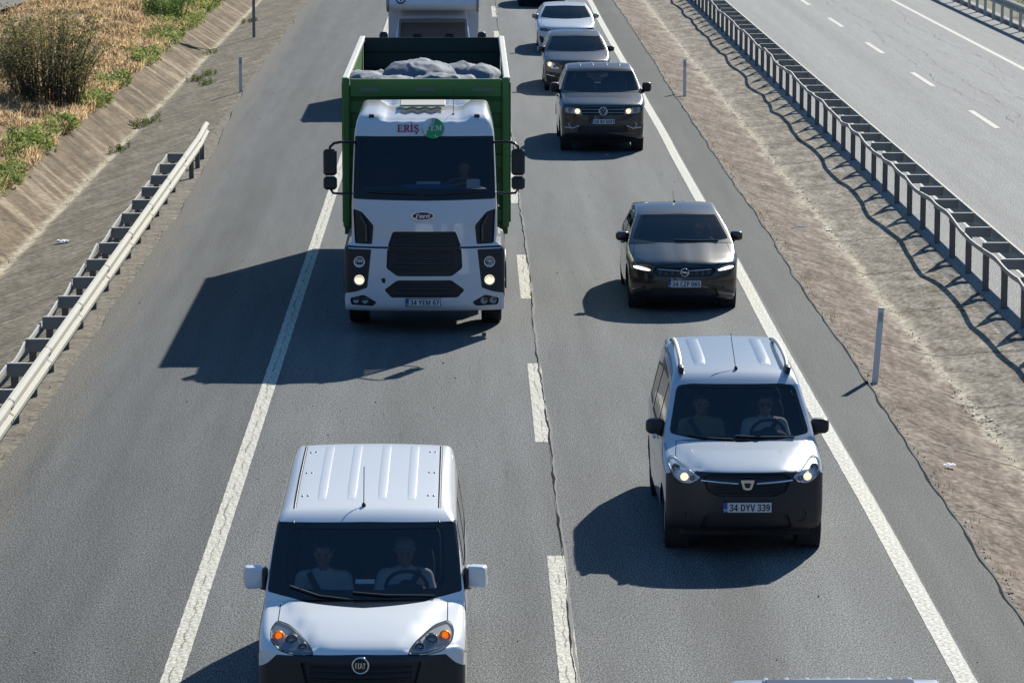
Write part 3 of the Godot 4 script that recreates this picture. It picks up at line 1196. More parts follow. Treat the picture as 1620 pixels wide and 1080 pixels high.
# polygons in sp: front view (x, y) for the left half unless said, side view (z, y), bonnet from above (x, z)
func build_car(sp: Dictionary) -> Dictionary:
	var root: Node3D = sp.root
	var W: Array = sp.wheels
	var arcs := []
	for w in W:
		arcs.append([w[0], w[1], w[1] + 0.055])
	var sh := shell(sp.profile, sp.X, arcs, 0.06, sp.get("relief"))
	var full := Soup.new()
	full.add(sh)
	var res := {"full": full}
	# glass first
	var frame := panel(sh, 2, sp.screen_frame, Vector3(0, 0.5, 0.85), 0.25, -2.15, 1e9, 0.0)
	var glass := frame.take(2, sp.screen, FWD, -2.0)
	obj("screen_surround", frame, sp.get("frame_mat", M.frit), root)
	obj("windscreen", glass.puffed(-0.003), M.glass, root)
	res.glass = glass
	for q in sp.get("windows", []):
		for pc in both(sh, 0, grow2(q, 0.025), Vector3(1, 0, 0), 0.3):
			var g: Soup = pc.take(0, q, FWD, -2.0)
			obj("window_seal", pc, M.black, root)
			obj("side_window", g.puffed(-0.004), M.side_glass, root)
	if sp.has("rear_window"):
		var rw := sh.take(2, sp.rear_window, Vector3(0, 0.3, -0.9), 0.25)
		obj("rear_window", rw, M.side_glass, root)
	# lamps, grille, bumper, bonnet, doors
	if sp.has("lamp"):
		var deep: float = sp.get("lamp_deep", 0.07)
		var lm := both(sh, 2, sp.lamp, Vector3(-0.3, 0.2, 0.9), 0.12, -1.2, 9.0, 0.006)
		for k in 2:
			var ls := []
			for l in sp.lamps:
				ls.append([l[0] * (1.0 if k == 0 else -1.0), l[1], l[2], l[3]])
			headlight(root, lm[k], ls, deep, sp.get("lamp_house"))
	for g in sp.get("grilles", []):
		var gp := sh.take(2, g, FWD, 0.2, -0.9, 9.0)
		var gs := gp.moved(Vector3(0, 0, -0.035))
		gs.add(gp.rim(Vector3(0, 0, -0.035)))
		obj("grille", gs, M.plastic, root)
	var lining := sh.puffed(-0.022)
	if sp.has("bumper"):
		var bp := panel(sh, 2, sp.bumper, Vector3(0, 0, 1), 0.12, -1.0, 9.0, 0.004)
		if sp.has("bumper_side"):
			for pc in both(sh, 0, sp.bumper_side, Vector3(1, 0, 0), 0.1):
				bp.add(pc)
		obj("bumper", bp, sp.get("bumper_mat", M.plastic), root)
	if sp.has("bonnet"):
		obj("bonnet", panel(sh, 1, sp.bonnet, Vector3.UP, 0.06, 0.6, 1.9, 0.008), sp.paint, root)
	for q in sp.get("doors", []):
		for pc in both(sh, 0, q, Vector3(1, 0, 0), 0.15, -1e9, 1e9, 0.009):
			var d := obj("door", pc, sp.paint, root)
			var c: Vector2 = q[q.size() - 1]
			var x: float = pc.v[0].x
			var hd := Soup.new()
			hd.box(Vector3(signf(x) * (sp.X.call(c.x + 0.14, 0.5 * (c.y + sp.belt)) + 0.018), sp.belt - 0.10, c.x + 0.14), Vector3(0.035, 0.035, 0.17), 0.01)
			obj("door_handle", hd, sp.get("handle_mat", sp.paint), d)
	if sp.has("sill_mat"):
		pass
	obj("body", sh, sp.paint, root)
	obj("lining", lining, M.lining, root)
	var und := Soup.new()
	und.box(Vector3(0, 0.27, -sp.length * 0.5), Vector3(sp.width * 0.80, 0.12, sp.length * 0.86), 0.02)
	for w in W:
		for sx in [-1.0, 1.0]:
			und.lathe(Vector3(sx * (sp.width * 0.5 - 0.28), w[1], w[0]), Vector3(sx, 0, 0), pv2([0.0, 0.05, 0.0, w[1] + 0.05, 0.25, w[1] + 0.05]), 24)
	obj("underbody", und, M.lining, root)
	for w in W:
		for sx in [-1.0, 1.0]:
			wheel(root, Vector3(sx * (sp.width * 0.5 - 0.125), w[1], w[0]), w[1], 0.20, w[1] * 0.66, sp.get("rim_mat", M.rim_grey), 7)
	# cabin
	if sp.has("cabin"):
		var cb: Dictionary = sp.cabin
		var ds := Soup.new()
		blob(ds, Vector3(0, cb.dash_y - 0.16, cb.dash_z), Vector3(sp.width * 0.42, 0.17, 0.34), 0.45)
		blob(ds, Vector3(cb.driver_x, cb.dash_y + 0.0, cb.dash_z - 0.2), Vector3(0.19, 0.07, 0.12), 0.7)
		obj("dashboard", ds, M.lining, root)
		for sx in cb.seats:
			seat(root, Vector3(sx, cb.seat_y, cb.seat_z), M.cloth)
		if cb.has("rear_z"):
			for sx in [-0.36, 0.36]:
				seat(root, Vector3(sx, cb.seat_y, cb.rear_z), M.cloth, 0.6)
		steering_wheel(root, Vector3(cb.driver_x, cb.dash_y + 0.0, cb.dash_z - 0.42))
	if sp.has("mirror"):
		for sx in [-1.0, 1.0]:
			var mm: Array = sp.mirror
			mirror(root, Vector3(sx * mm[0], mm[1], mm[2]), mm[3], Vector3(sx * sp.X.call(mm[2] - 0.02, mm[1] - mm[3].y) , mm[1] - mm[3].y * 0.9, mm[2] - 0.02), sp.get("mirror_mat", sp.paint), mm[4] if mm.size() > 4 else 0.55)
	for wp in sp.get("wipers", []):
		wiper(root, full, wp)
	if sp.has("plate"):
		number_plate(root, on_front(full, 0.0, sp.plate_y, 0.012), sp.plate, sp.get("plate_tilt", 0.0))
	return res

func vehicles() -> void:
	doblo()
	dokker()
	corsa()
	amarok()
	astra()
	white_sedan()
	far_car()
	near_van()
	truck()
	camper()

func doblo() -> void:
	var root := thing("panel_van", "white van with dark windscreen, amber indicators and a black bumper, nearest in the left lane", "van", Vector3(-0.93, 0, -28.65))
	var X := func(z: float, y: float) -> float:
		var w := 0.905
		if z > -0.9:
			w -= 0.075 * pow((z + 0.9) / 0.9, 2.0)
		if z < -4.2:
			w -= 0.03 * pow((-4.2 - z) / 0.8, 2.0)
		w -= 0.02 * pow(clampf((0.55 - y) / 0.35, 0, 1), 2.0)
		var up := maxf(0.0, y - 0.98)
		w -= 0.10 * up + 0.06 * up * up
		return w
	var prof := [[-0.14, 0.22, 0.34, 0.0, 0.06, 1], [-0.03, 0.30, 0.36, 0.0, 0.07, 0], [0.0, 0.50, 0.37, 0.0, 0.08, 0], [-0.005, 0.75, 0.36, 0.0, 0.09, 0], [-0.02, 0.90, 0.34, 0.0, 0.10, 0], [-0.06, 0.965, 0.32, 0.0, 0.10, 0], [-0.20, 1.035, 0.27, 0.01, 0.10, 0], [-0.60, 1.125, 0.20, 0.025, 0.09, 0], [-1.10, 1.185, 0.16, 0.02, 0.05, 1],
		[-1.50, 1.435, 0.11, 0.005, 0.035, 0], [-1.93, 1.70, 0.07, 0.01, 0.045, 1], [-2.08, 1.775, 0.06, 0.02, 0.11, 0], [-2.35, 1.815, 0.04, 0.03, 0.15, 0], [-3.2, 1.87, 0.02, 0.035, 0.16, 0], [-4.50, 1.90, 0.02, 0.035, 0.11, 0], [-4.76, 1.865, 0.03, 0.03, 0.05, 0], [-4.86, 1.75, 0.035, 0.02, 0.05, 0], [-4.92, 1.45, 0.04, 0.0, 0.05, 0], [-4.98, 0.9, 0.05, 0.0, 0.08, 0], [-5.0, 0.4, 0.06, 0.0, 0.08, 0], [-4.95, 0.24, 0.06, 0.0, 0.05, 1]]
	var lamp := soft2(pv2([-0.395, 0.952, -0.56, 0.935, -0.70, 0.955, -0.775, 1.00, -0.79, 1.05, -0.745, 1.085, -0.62, 1.075, -0.46, 1.015]), 0.04)
	var sp := {
		"root": root, "X": X, "profile": prof, "length": 5.0, "width": 1.81, "paint": M.van_white, "belt": 1.12,
		"relief": func(x: float, z: float, y: float) -> Vector2:
			if z < -0.08 and z > -1.11:
				var k := 0.36 + 0.30 * (-z - 0.08) / 1.0
				return Vector2(0, -0.024 * smoothstep(k, k + 0.07, x))
			return Vector2.ZERO,
		"wheels": [[-0.88, 0.315], [-4.05, 0.315]],
		"screen_frame": soft2(pv2([-0.86, 1.215, -0.55, 1.172, 0, 1.162, 0.55, 1.172, 0.86, 1.215, 0.815, 1.695, 0, 1.705, -0.815, 1.695]), 0.02),
		"screen": soft2(pv2([-0.70, 1.25, 0.70, 1.25, 0.69, 1.655, -0.69, 1.655]), 0.05),
		"windows": [pv2([-1.42, 1.20, -1.98, 1.60, -2.32, 1.64, -2.36, 1.16]), pv2([-2.50, 1.17, -2.48, 1.64, -3.36, 1.64, -3.38, 1.18]), pv2([-3.52, 1.20, -3.50, 1.62, -4.60, 1.60, -4.64, 1.22])],
		"lamp": lamp, "lamps": [[-0.715, 1.02, 0.046, "amber"], [-0.60, 1.01, 0.055, "off"], [-0.50, 0.98, 0.042, "off"]],
		"grilles": [soft2(pv2([-0.52, 0.885, -0.46, 0.66, -0.36, 0.60, 0.36, 0.60, 0.46, 0.66, 0.52, 0.885]), 0.03), soft2(pv2([-0.60, 0.46, -0.64, 0.32, 0.64, 0.32, 0.60, 0.46]), 0.03)],
		"bumper": pv2([-1.0, 0.15, -1.0, 0.755, -0.885, 0.765, -0.80, 0.83, -0.72, 0.915, -0.56, 0.928, -0.39, 0.945, 0, 0.955, 0.39, 0.945, 0.56, 0.928, 0.72, 0.915, 0.80, 0.83, 0.885, 0.765, 1.0, 0.755, 1.0, 0.15]),
		"bumper_side": pv2([0.2, 0.15, 0.2, 0.765, -0.50, 0.765, -0.56, 0.15]),
		"bonnet": pv2([-0.73, -1.16, -0.73, -0.62, -0.62, -0.36, -0.46, -0.18, -0.38, -0.05, 0.38, -0.05, 0.46, -0.18, 0.62, -0.36, 0.73, -0.62, 0.73, -1.16, 0.4, -1.10, -0.4, -1.10]),
		"doors": [pv2([-1.16, 0.30, -1.30, 1.15, -2.40, 1.12, -2.42, 0.30]), pv2([-2.46, 0.30, -2.46, 1.12, -3.40, 1.12, -3.20, 0.30])],
		"cabin": {"dash_y": 1.13, "dash_z": -1.42, "driver_x": 0.36, "seats": [-0.38, 0.36], "seat_y": 0.62, "seat_z": -2.25, "rear_z": -3.2},
		"mirror": [0.995, 1.285, -1.58, Vector3(0.088, 0.10, 0.07), 0.34],
		"wipers": [[[0.62, 1.20, 0], [0.2, 1.215, 0], [-0.1, 1.235, 0]], [[-0.1, 1.185, 0], [-0.4, 1.21, 0], [-0.66, 1.265, 0]]],
	}
	var r := build_car(sp)
	var full: Soup = r.full
	var b := badge_ring(root, on_front(full, 0, 0.875, 0.02), 0.068, M.chrome, M.black)
	obj("badge_letters", text_mesh("FIAT", 0.05, 0.003, "Droid Sans", true, 0.62).moved(Vector3(0, 0, 0.006)), M.chrome, b)
	for y in [0.84, 0.79, 0.74, 0.69, 0.64]:
		bars(root, full, "grille_slat", M.black, [[-0.44, y, 0.44, y]], 0.010, -0.012)
	for x in [-0.42, -0.15, 0.13, 0.40]:
		obj("roof_rib", roof_rib(full, x, -2.40, -4.60, 0.05, 0.0055), M.van_white, root)
	for sx in [-1.0, 1.0]:
		var g := Soup.new()
		var gp := PackedVector3Array()
		for k in 12:
			var z := lerpf(-1.96, -4.62, k / 11.0)
			gp.append(Vector3(sx * 0.655, hit(full, 1, Vector2(sx * 0.655, z), 1.8) + 0.002, z))
		g.tube(gp, 0.012, 6, true, Vector2(1.2, 0.5))
		obj("roof_gutter", g, M.plastic, root)
		for z in [-2.55, -3.4, -4.3]:
			for dx in [0.0, 0.05]:
				var pg := Soup.new()
				blob(pg, Vector3(sx * (0.60 - dx), hit(full, 1, Vector2(sx * (0.60 - dx), z), 1.8) + 0.002, z), Vector3(0.012, 0.007, 0.018), 1.0, Basis.IDENTITY, 8, 6)
				obj("roof_plug", pg, M.black, root)
		var mc := Soup.new()
		mc.box(Vector3(sx * 0.893, 1.275, -1.56), Vector3(0.05, 0.20, 0.11), 0.02)
		obj("mirror_base", mc, M.plastic, root)
	antenna(root, Vector3(-0.03, 1.80, -2.18), Vector3(-0.004, 0.30, -0.30))

# a low pressed rib that follows the roof
func roof_rib(full: Soup, x: float, z0: float, z1: float, w: float, h: float) -> Soup:
	var rows := []
	for k in 17:
		var t := k / 16.0
		var z := lerpf(z0, z1, t)
		var e := h * clampf(minf(t, 1.0 - t) * 14.0, 0.0, 1.0)
		var ww := w * (0.85 + 0.15 * clampf(t * 6.0, 0.0, 1.0))
		var row := PackedVector3Array()
		for q in [[-1.0, -0.004], [-0.82, 0.0], [-0.55, 1.0], [0.0, 1.1], [0.55, 1.0], [0.82, 0.0], [1.0, -0.004]]:
			var xx: float = x + q[0] * ww
			row.append(Vector3(xx, hit(full, 1, Vector2(xx, z), 1.8) + (q[1] * e if q[1] >= 0.0 else q[1]) + 0.001, z))
		rows.append(row)
	var s := Soup.new()
	s.grid(rows, Vector3(x, 0, (z0 + z1) * 0.5))
	return s

# centre-line of a passenger car from a few heights and places
func car_profile(nose: float, bonnet: float, cowl: Vector2, head: Vector2, roof: float, tail: float, length: float, sedan: bool) -> Array:
	var p := [[-0.16, 0.17, 0.36, 0.0, 0.05, 1], [-0.04, 0.24, 0.40, 0.0, 0.07, 0], [0.0, 0.42, 0.42, 0.0, 0.09, 0], [-0.01, nose - 0.12, 0.42, 0.0, 0.10, 0], [-0.05, nose, 0.40, 0.0, 0.10, 0], [-0.14, bonnet, 0.36, 0.01, 0.10, 0], [-0.45, lerpf(bonnet, cowl.y, 0.42), 0.26, 0.03, 0.10, 0], [cowl.x, cowl.y, 0.15, 0.02, 0.05, 1],
		[lerpf(cowl.x, head.x, 0.5), lerpf(cowl.y, head.y, 0.525), 0.12, 0.01, 0.035, 0], [head.x, head.y, 0.08, 0.01, 0.05, 1], [head.x - 0.25, lerpf(head.y, roof, 0.62), 0.05, 0.03, 0.09, 0], [head.x - 0.75, roof, 0.02, 0.04, 0.10, 0], [tail + 0.45, roof - 0.035, 0.0, 0.04, 0.10, 0]]
	if sedan:
		p.append_array([[tail, roof - 0.13, 0.0, 0.03, 0.04, 1], [tail - 0.72, cowl.y + 0.04, 0.05, 0.01, 0.04, 1], [-length + 0.08, cowl.y, 0.10, 0.02, 0.08, 0], [-length + 0.01, cowl.y - 0.12, 0.14, 0.0, 0.08, 0]])
	else:
		p.append_array([[tail, roof - 0.09, 0.04, 0.03, 0.035, 1], [-length + 0.12, cowl.y, 0.10, 0.0, 0.04, 1], [-length + 0.02, cowl.y - 0.25, 0.14, 0.0, 0.08, 0]])
	p.append_array([[-length, 0.45, 0.16, 0.0, 0.08, 0], [-length + 0.06, 0.22, 0.16, 0.0, 0.05, 1]])
	return p

func car_width(half: float, length: float, belt: float, roof: float, roof_half: float) -> Callable:
	return func(z: float, y: float) -> float:
		var w := half
		w -= 0.10 * pow(clampf((z + 0.95) / 0.95, 0, 1), 2.0)
		w -= 0.09 * pow(clampf((-z - length + 1.0) / 1.0, 0, 1), 2.0)
		w -= 0.035 * pow(clampf((0.5 - y) / 0.35, 0, 1), 2.0)
		w += 0.012 * exp(-pow((y - (belt - 0.16)) / 0.05, 2.0))
		var t := maxf(0.0, (y - belt + 0.06) / (roof - belt + 0.06))
		w -= (half - roof_half) * (0.55 * t + 0.45 * t * t)
		return w

func badge_ring(root: Node, c: Vector3, R: float, m: Material, back: Material) -> MeshInstance3D:
	var s := Soup.new()
	ring_bar(s, Vector3.ZERO, FWD, R, R * 0.13, 28, 6)
	var o := obj("badge", s, m, root, c)
	var d := Soup.new()
	d.lathe(Vector3.ZERO, FWD, pv2([-0.01, R, 0.0, R, 0.002, 0.0]), 24)
	obj("badge_disc", d, back, o)
	return o

func antenna(root: Node, at: Vector3, tip: Vector3) -> void:
	var s := Soup.new()
	s.lathe(at, Vector3.UP, pv2([-0.01, 0.022, 0.02, 0.018, 0.03, 0.008, 0.03, 0.0]), 10)
	s.tube(PackedVector3Array([at, at + tip]), 0.0045, 5)
	obj("antenna", s, M.black, root)

func bars(root: Node, sh: Soup, called: String, m: Material, lines: Array, r := 0.008, off := 0.012, flat := Vector2.ONE) -> void:
	for l in lines:
		var p := PackedVector3Array()
		for k in 9:
			var x: float = lerpf(l[0], l[2], k / 8.0)
			p.append(on_front(sh, x, lerpf(l[1], l[3], k / 8.0), off))
		var s := Soup.new()
		s.tube(p, r, 6, true, flat)
		obj(called, s, m, root)

func dokker() -> void:
	var root := thing("passenger_van", "silver white passenger van with roof bars and a black bumper, in the right lane", "van", Vector3(2.98, 0, -36.5))
	var X := func(z: float, y: float) -> float:
		var w := 0.875
		w -= 0.085 * pow(clampf((z + 0.95) / 0.95, 0, 1), 2.0)
		w -= 0.03 * pow(clampf((-z - 3.5) / 0.86, 0, 1), 2.0)
		w -= 0.03 * pow(clampf((0.55 - y) / 0.35, 0, 1), 2.0)
		var up := maxf(0.0, y - 0.95)
		return w - 0.20 * up - 0.06 * up * up
	var relief := func(x: float, z: float, y: float) -> Vector2:
		if z < -0.1 and z > -1.03:
			return Vector2(0, -0.022 * smoothstep(0.42 + 0.30 * (-z - 0.1) / 0.9, 0.55 + 0.30 * (-z - 0.1) / 0.9, x))
		return Vector2.ZERO
	var sp := {
		"root": root, "X": X, "length": 4.36, "width": 1.75, "paint": M.dokker, "belt": 1.06, "relief": relief,
		"profile": [[-0.16, 0.29, 0.34, 0.0, 0.06, 1], [-0.04, 0.34, 0.36, 0.0, 0.08, 0], [0.0, 0.50, 0.37, 0.0, 0.09, 0], [-0.005, 0.72, 0.36, 0.0, 0.10, 0], [-0.03, 0.88, 0.34, 0.0, 0.10, 0], [-0.09, 0.95, 0.32, 0.005, 0.10, 0], [-0.30, 1.015, 0.27, 0.02, 0.10, 0], [-0.65, 1.075, 0.20, 0.03, 0.09, 0], [-1.02, 1.12, 0.15, 0.02, 0.05, 1],
			[-1.40, 1.365, 0.11, 0.005, 0.035, 0], [-1.76, 1.62, 0.07, 0.01, 0.045, 1], [-1.95, 1.715, 0.05, 0.02, 0.09, 0], [-2.3, 1.765, 0.03, 0.03, 0.11, 0], [-3.0, 1.795, 0.02, 0.035, 0.11, 0], [-3.95, 1.80, 0.02, 0.035, 0.09, 0], [-4.14, 1.775, 0.03, 0.03, 0.05, 0], [-4.22, 1.66, 0.04, 0.02, 0.05, 0], [-4.27, 1.40, 0.05, 0.0, 0.05, 0], [-4.34, 0.9, 0.06, 0.0, 0.08, 0], [-4.36, 0.4, 0.07, 0.0, 0.08, 0], [-4.31, 0.24, 0.07, 0.0, 0.05, 1]],
		"wheels": [[-0.84, 0.315], [-3.65, 0.315]],
		"screen_frame": soft2(pv2([-0.775, 1.165, -0.45, 1.122, 0, 1.112, 0.45, 1.122, 0.775, 1.165, 0.66, 1.60, 0.5, 1.622, -0.5, 1.622, -0.66, 1.60]), 0.05),
		"screen": soft2(pv2([-0.715, 1.165, -0.4, 1.15, 0.4, 1.15, 0.715, 1.165, 0.615, 1.585, -0.615, 1.585]), 0.06),
		"windows": [pv2([-1.36, 1.10, -1.86, 1.52, -2.18, 1.57, -2.22, 1.07]), pv2([-2.40, 1.09, -2.36, 1.58, -3.20, 1.57, -3.24, 1.10]), pv2([-3.42, 1.12, -3.38, 1.55, -3.95, 1.50, -3.98, 1.14])],
		"lamp": soft2(pv2([-0.492, 0.885, -0.60, 0.815, -0.70, 0.815, -0.79, 0.875, -0.825, 0.97, -0.79, 1.015, -0.72, 1.005, -0.60, 0.945]), 0.03), "lamp_house": M.lamp_chrome,
		"lamps": [[-0.665, 0.875, 0.044, "warm"], [-0.75, 0.945, 0.045, "off"], [-0.585, 0.868, 0.03, "off"]],
		"grilles": [soft2(pv2([-0.48, 0.885, -0.42, 0.74, -0.30, 0.695, 0.30, 0.695, 0.42, 0.74, 0.48, 0.885, 0.40, 0.928, 0, 0.935, -0.40, 0.928]), 0.02), soft2(pv2([-0.44, 0.50, -0.50, 0.33, 0.50, 0.33, 0.44, 0.50]), 0.04)],
		"bumper": pv2([-1.0, 0.15, -1.0, 0.86, -0.86, 0.86, -0.80, 0.90, -0.49, 0.94, 0, 0.942, 0.49, 0.94, 0.80, 0.90, 0.86, 0.86, 1.0, 0.86, 1.0, 0.15]),
		"bumper_side": pv2([0.2, 0.15, 0.2, 0.86, -0.38, 0.86, -0.45, 0.70, -0.50, 0.15]),
		"bonnet": pv2([-0.70, -1.10, -0.73, -0.70, -0.70, -0.45, -0.60, -0.28, -0.48, -0.12, -0.3, -0.06, 0.3, -0.06, 0.48, -0.12, 0.60, -0.28, 0.70, -0.45, 0.73, -0.70, 0.70, -1.10, 0.4, -1.04, -0.4, -1.04]),
		"doors": [pv2([-1.10, 0.30, -1.18, 0.62, -1.24, 1.08, -2.28, 1.05, -2.30, 0.30]), pv2([-2.34, 0.30, -2.34, 1.05, -3.30, 1.07, -3.12, 0.30])], "handle_mat": M.dokker,
		"cabin": {"dash_y": 1.07, "dash_z": -1.32, "driver_x": 0.36, "seats": [-0.36, 0.36], "seat_y": 0.58, "seat_z": -2.15, "rear_z": -3.05},
		"mirror": [0.915, 1.20, -1.48, Vector3(0.105, 0.085, 0.07)], "mirror_mat": M.plastic,
		"wipers": [[[0.60, 1.14, 0], [0.2, 1.15, 0], [-0.05, 1.16, 0]], [[-0.08, 1.13, 0], [-0.35, 1.14, 0], [-0.58, 1.165, 0]]],
		"plate": "34 DYV 339", "plate_y": 0.585,
	}
	var r := build_car(sp)
	var full: Soup = r.full
	bars(root, full, "grille_trim", M.chrome, [[-0.49, 0.858, -0.10, 0.836], [0.49, 0.858, 0.10, 0.836]], 0.011, 0.0)
	for y in [0.90, 0.80, 0.765, 0.73]:
		bars(root, full, "grille_slat", M.black, [[-0.40, y, 0.40, y]], 0.009, -0.012)
	var sh := Soup.new()
	sh.plate(soft2(pv2([-0.075, 0.05, -0.045, -0.05, 0.0, -0.062, 0.045, -0.05, 0.075, 0.05]), 0.012), 0.02)
	var bd := obj("badge", sh, M.chrome, root, on_front(full, 0, 0.83, 0.022))
	var b2 := Soup.new()
	b2.plate(soft2(pv2([-0.04, 0.018, -0.024, -0.035, 0.024, -0.035, 0.04, 0.018]), 0.01), 0.004)
	obj("badge_inlay", b2, M.black, bd, Vector3(0, 0, 0.003))
	for sx in [-1.0, 1.0]:
		var rb := Soup.new()
		var pts := PackedVector3Array()
		for k in 13:
			var t := k / 12.0
			pts.append(Vector3(sx * (0.60 - 0.015 * t), 1.745 + 0.105 * pow(sin(PI * clampf(t * 1.0, 0.0, 1.0)), 0.35), lerpf(-2.12, -3.85, t)))
		rb.tube(pts, 0.024, 10, true, Vector2(0.9, 1.2))
		var ro := obj("roof_bar", rb, M.zinc, root)
		for q in [0, 12]:
			var ft := Soup.new()
			blob(ft, pts[q] + Vector3(0, 0.0, 0.06 if q == 0 else -0.06), Vector3(0.035, 0.045, 0.13), 0.6)
			obj("bar_foot", ft, M.black, ro)
		obj("roof_rib", roof_rib(full, sx * 0.37, -2.28, -3.9, 0.085, 0.016), M.dokker, root)
		var nz := Soup.new()
		blob(nz, Vector3(sx * 0.18, 1.092, -0.86), Vector3(0.014, 0.01, 0.016), 1.0)
		obj("washer_jet", nz, M.black, root)
		var fg := Soup.new()
		fg.lathe(on_front(full, sx * 0.60, 0.46, -0.01), Vector3(sx * 0.4, 0, 1), pv2([0.0, 0.0, 0.0, 0.05, 0.012, 0.062, 0.006, 0.068]), 20)
		obj("fog_lamp_cover", fg, M.black, root)
	antenna(root, Vector3(0.02, 1.745, -2.05), Vector3(-0.03, 0.33, -0.42))

func corsa() -> void:
	var root := thing("hatchback", "small black hatchback with slim lit lamps and an aerial, in the right lane", "car", Vector3(3.39, 0, -54.1))
	var X := car_width(0.88, 4.06, 0.95, 1.43, 0.59)
	var relief := func(x: float, z: float, y: float) -> Vector2:
		if z < -0.12 and z > -1.0:
			return Vector2(0, 0.006 * exp(-pow(x / 0.05, 2.0)) - 0.010 * smoothstep(0.35, 0.5, x))
		return Vector2.ZERO
	var sp := {
		"root": root, "X": X, "length": 4.06, "width": 1.76, "paint": M.corsa, "belt": 0.95, "relief": relief,
		"profile": car_profile(0.72, 0.80, Vector2(-1.0, 0.995), Vector2(-1.85, 1.345), 1.43, -3.72, 4.06, false),
		"wheels": [[-0.84, 0.32], [-3.38, 0.32]],
		"screen_frame": soft2(pv2([-0.77, 1.03, -0.4, 0.995, 0, 0.985, 0.4, 0.995, 0.77, 1.03, 0.605, 1.335, 0, 1.352, -0.605, 1.335]), 0.03),
		"screen": soft2(pv2([-0.69, 1.035, 0, 1.015, 0.69, 1.035, 0.565, 1.32, -0.565, 1.32]), 0.05), "frame_mat": M.frit,
		"windows": [pv2([-1.42, 0.99, -2.0, 1.29, -2.35, 1.33, -2.37, 0.97]), pv2([-2.46, 0.98, -2.44, 1.33, -3.0, 1.29, -3.25, 1.02])],
		"lamp": soft2(pv2([-0.52, 0.665, -0.62, 0.665, -0.80, 0.69, -0.82, 0.755, -0.70, 0.745, -0.54, 0.70]), 0.015), "lamps": [[-0.70, 0.705, 0.032, "off"], [-0.60, 0.69, 0.026, "off"]],
		"grilles": [soft2(pv2([-0.50, 0.66, -0.42, 0.58, 0.42, 0.58, 0.50, 0.66, 0.46, 0.72, -0.46, 0.72]), 0.02), soft2(pv2([-0.50, 0.40, -0.56, 0.25, 0.56, 0.25, 0.50, 0.40]), 0.03)],
		"bumper": pv2([-1.0, 0.1, -1.0, 0.745, -0.8, 0.765, -0.5, 0.735, 0, 0.74, 0.5, 0.735, 0.8, 0.765, 1.0, 0.745, 1.0, 0.1]), "bumper_mat": M.corsa,
		"bonnet": pv2([-0.74, -1.08, -0.78, -0.62, -0.66, -0.32, -0.46, -0.13, -0.3, -0.10, 0.3, -0.10, 0.46, -0.13, 0.66, -0.32, 0.78, -0.62, 0.74, -1.08, 0.4, -1.02, -0.4, -1.02]),
		"doors": [pv2([-1.20, 0.30, -1.30, 0.97, -2.40, 0.95, -2.42, 0.30]), pv2([-2.46, 0.30, -2.44, 0.95, -3.10, 0.97, -2.95, 0.55, -2.85, 0.30])],
		"cabin": {"dash_y": 0.95, "dash_z": -1.42, "driver_x": 0.36, "seats": [-0.36, 0.36], "seat_y": 0.34, "seat_z": -2.2, "rear_z": -3.0},
		"mirror": [0.92, 1.04, -1.50, Vector3(0.105, 0.075, 0.07)], "mirror_mat": M.gloss, "rim_mat": M.rim_dark,
		"wipers": [[[0.60, 1.015, 0], [0.2, 1.02, 0], [-0.1, 1.03, 0]]],
		"plate": "34 CZP 065", "plate_y": 0.47,
	}
	var r := build_car(sp)
	var full: Soup = r.full
	bars(root, full, "grille_trim", M.chrome, [[-0.42, 0.69, -0.08, 0.672], [0.42, 0.69, 0.08, 0.672]], 0.008, 0.004)
	for k in 9:
		var x := -0.38 + 0.095 * k
		if absf(x) > 0.08:
			for y in [0.645, 0.615]:
				bars(root, full, "grille_stud", M.chrome_dark, [[x - 0.02, y, x + 0.02, y]], 0.006, -0.02)
	var b := badge_ring(root, on_front(full, 0, 0.65, 0.02), 0.062, M.chrome, M.black)
	var zz := Soup.new()
	zz.plate(pv2([-0.062, 0.014, 0.012, 0.014, 0.062, -0.006, 0.062, -0.014, -0.012, -0.014, -0.062, 0.006]), 0.004)
	obj("badge_bolt", zz, M.chrome, b, Vector3(0, 0, 0.006))
	for sx in [-1.0, 1.0]:
		var dl := Soup.new()
		var pp := PackedVector3Array()
		for k in 7:
			pp.append(on_front(full, sx * lerpf(0.54, 0.785, k / 6.0), lerpf(0.668, 0.70, k / 6.0), 0.004))
		dl.tube(pp, [0.008, 0.016, 0.02, 0.022, 0.022, 0.022, 0.012], 6)
		obj("running_light", dl, M.drl, root)
		bars(root, full, "bumper_fin", M.gloss, [[sx * 0.62, 0.40, sx * 0.80, 0.33]], 0.018, 0.0)
	antenna(root, Vector3(0.0, 1.42, -2.9), Vector3(-0.015, 0.16, -0.25))

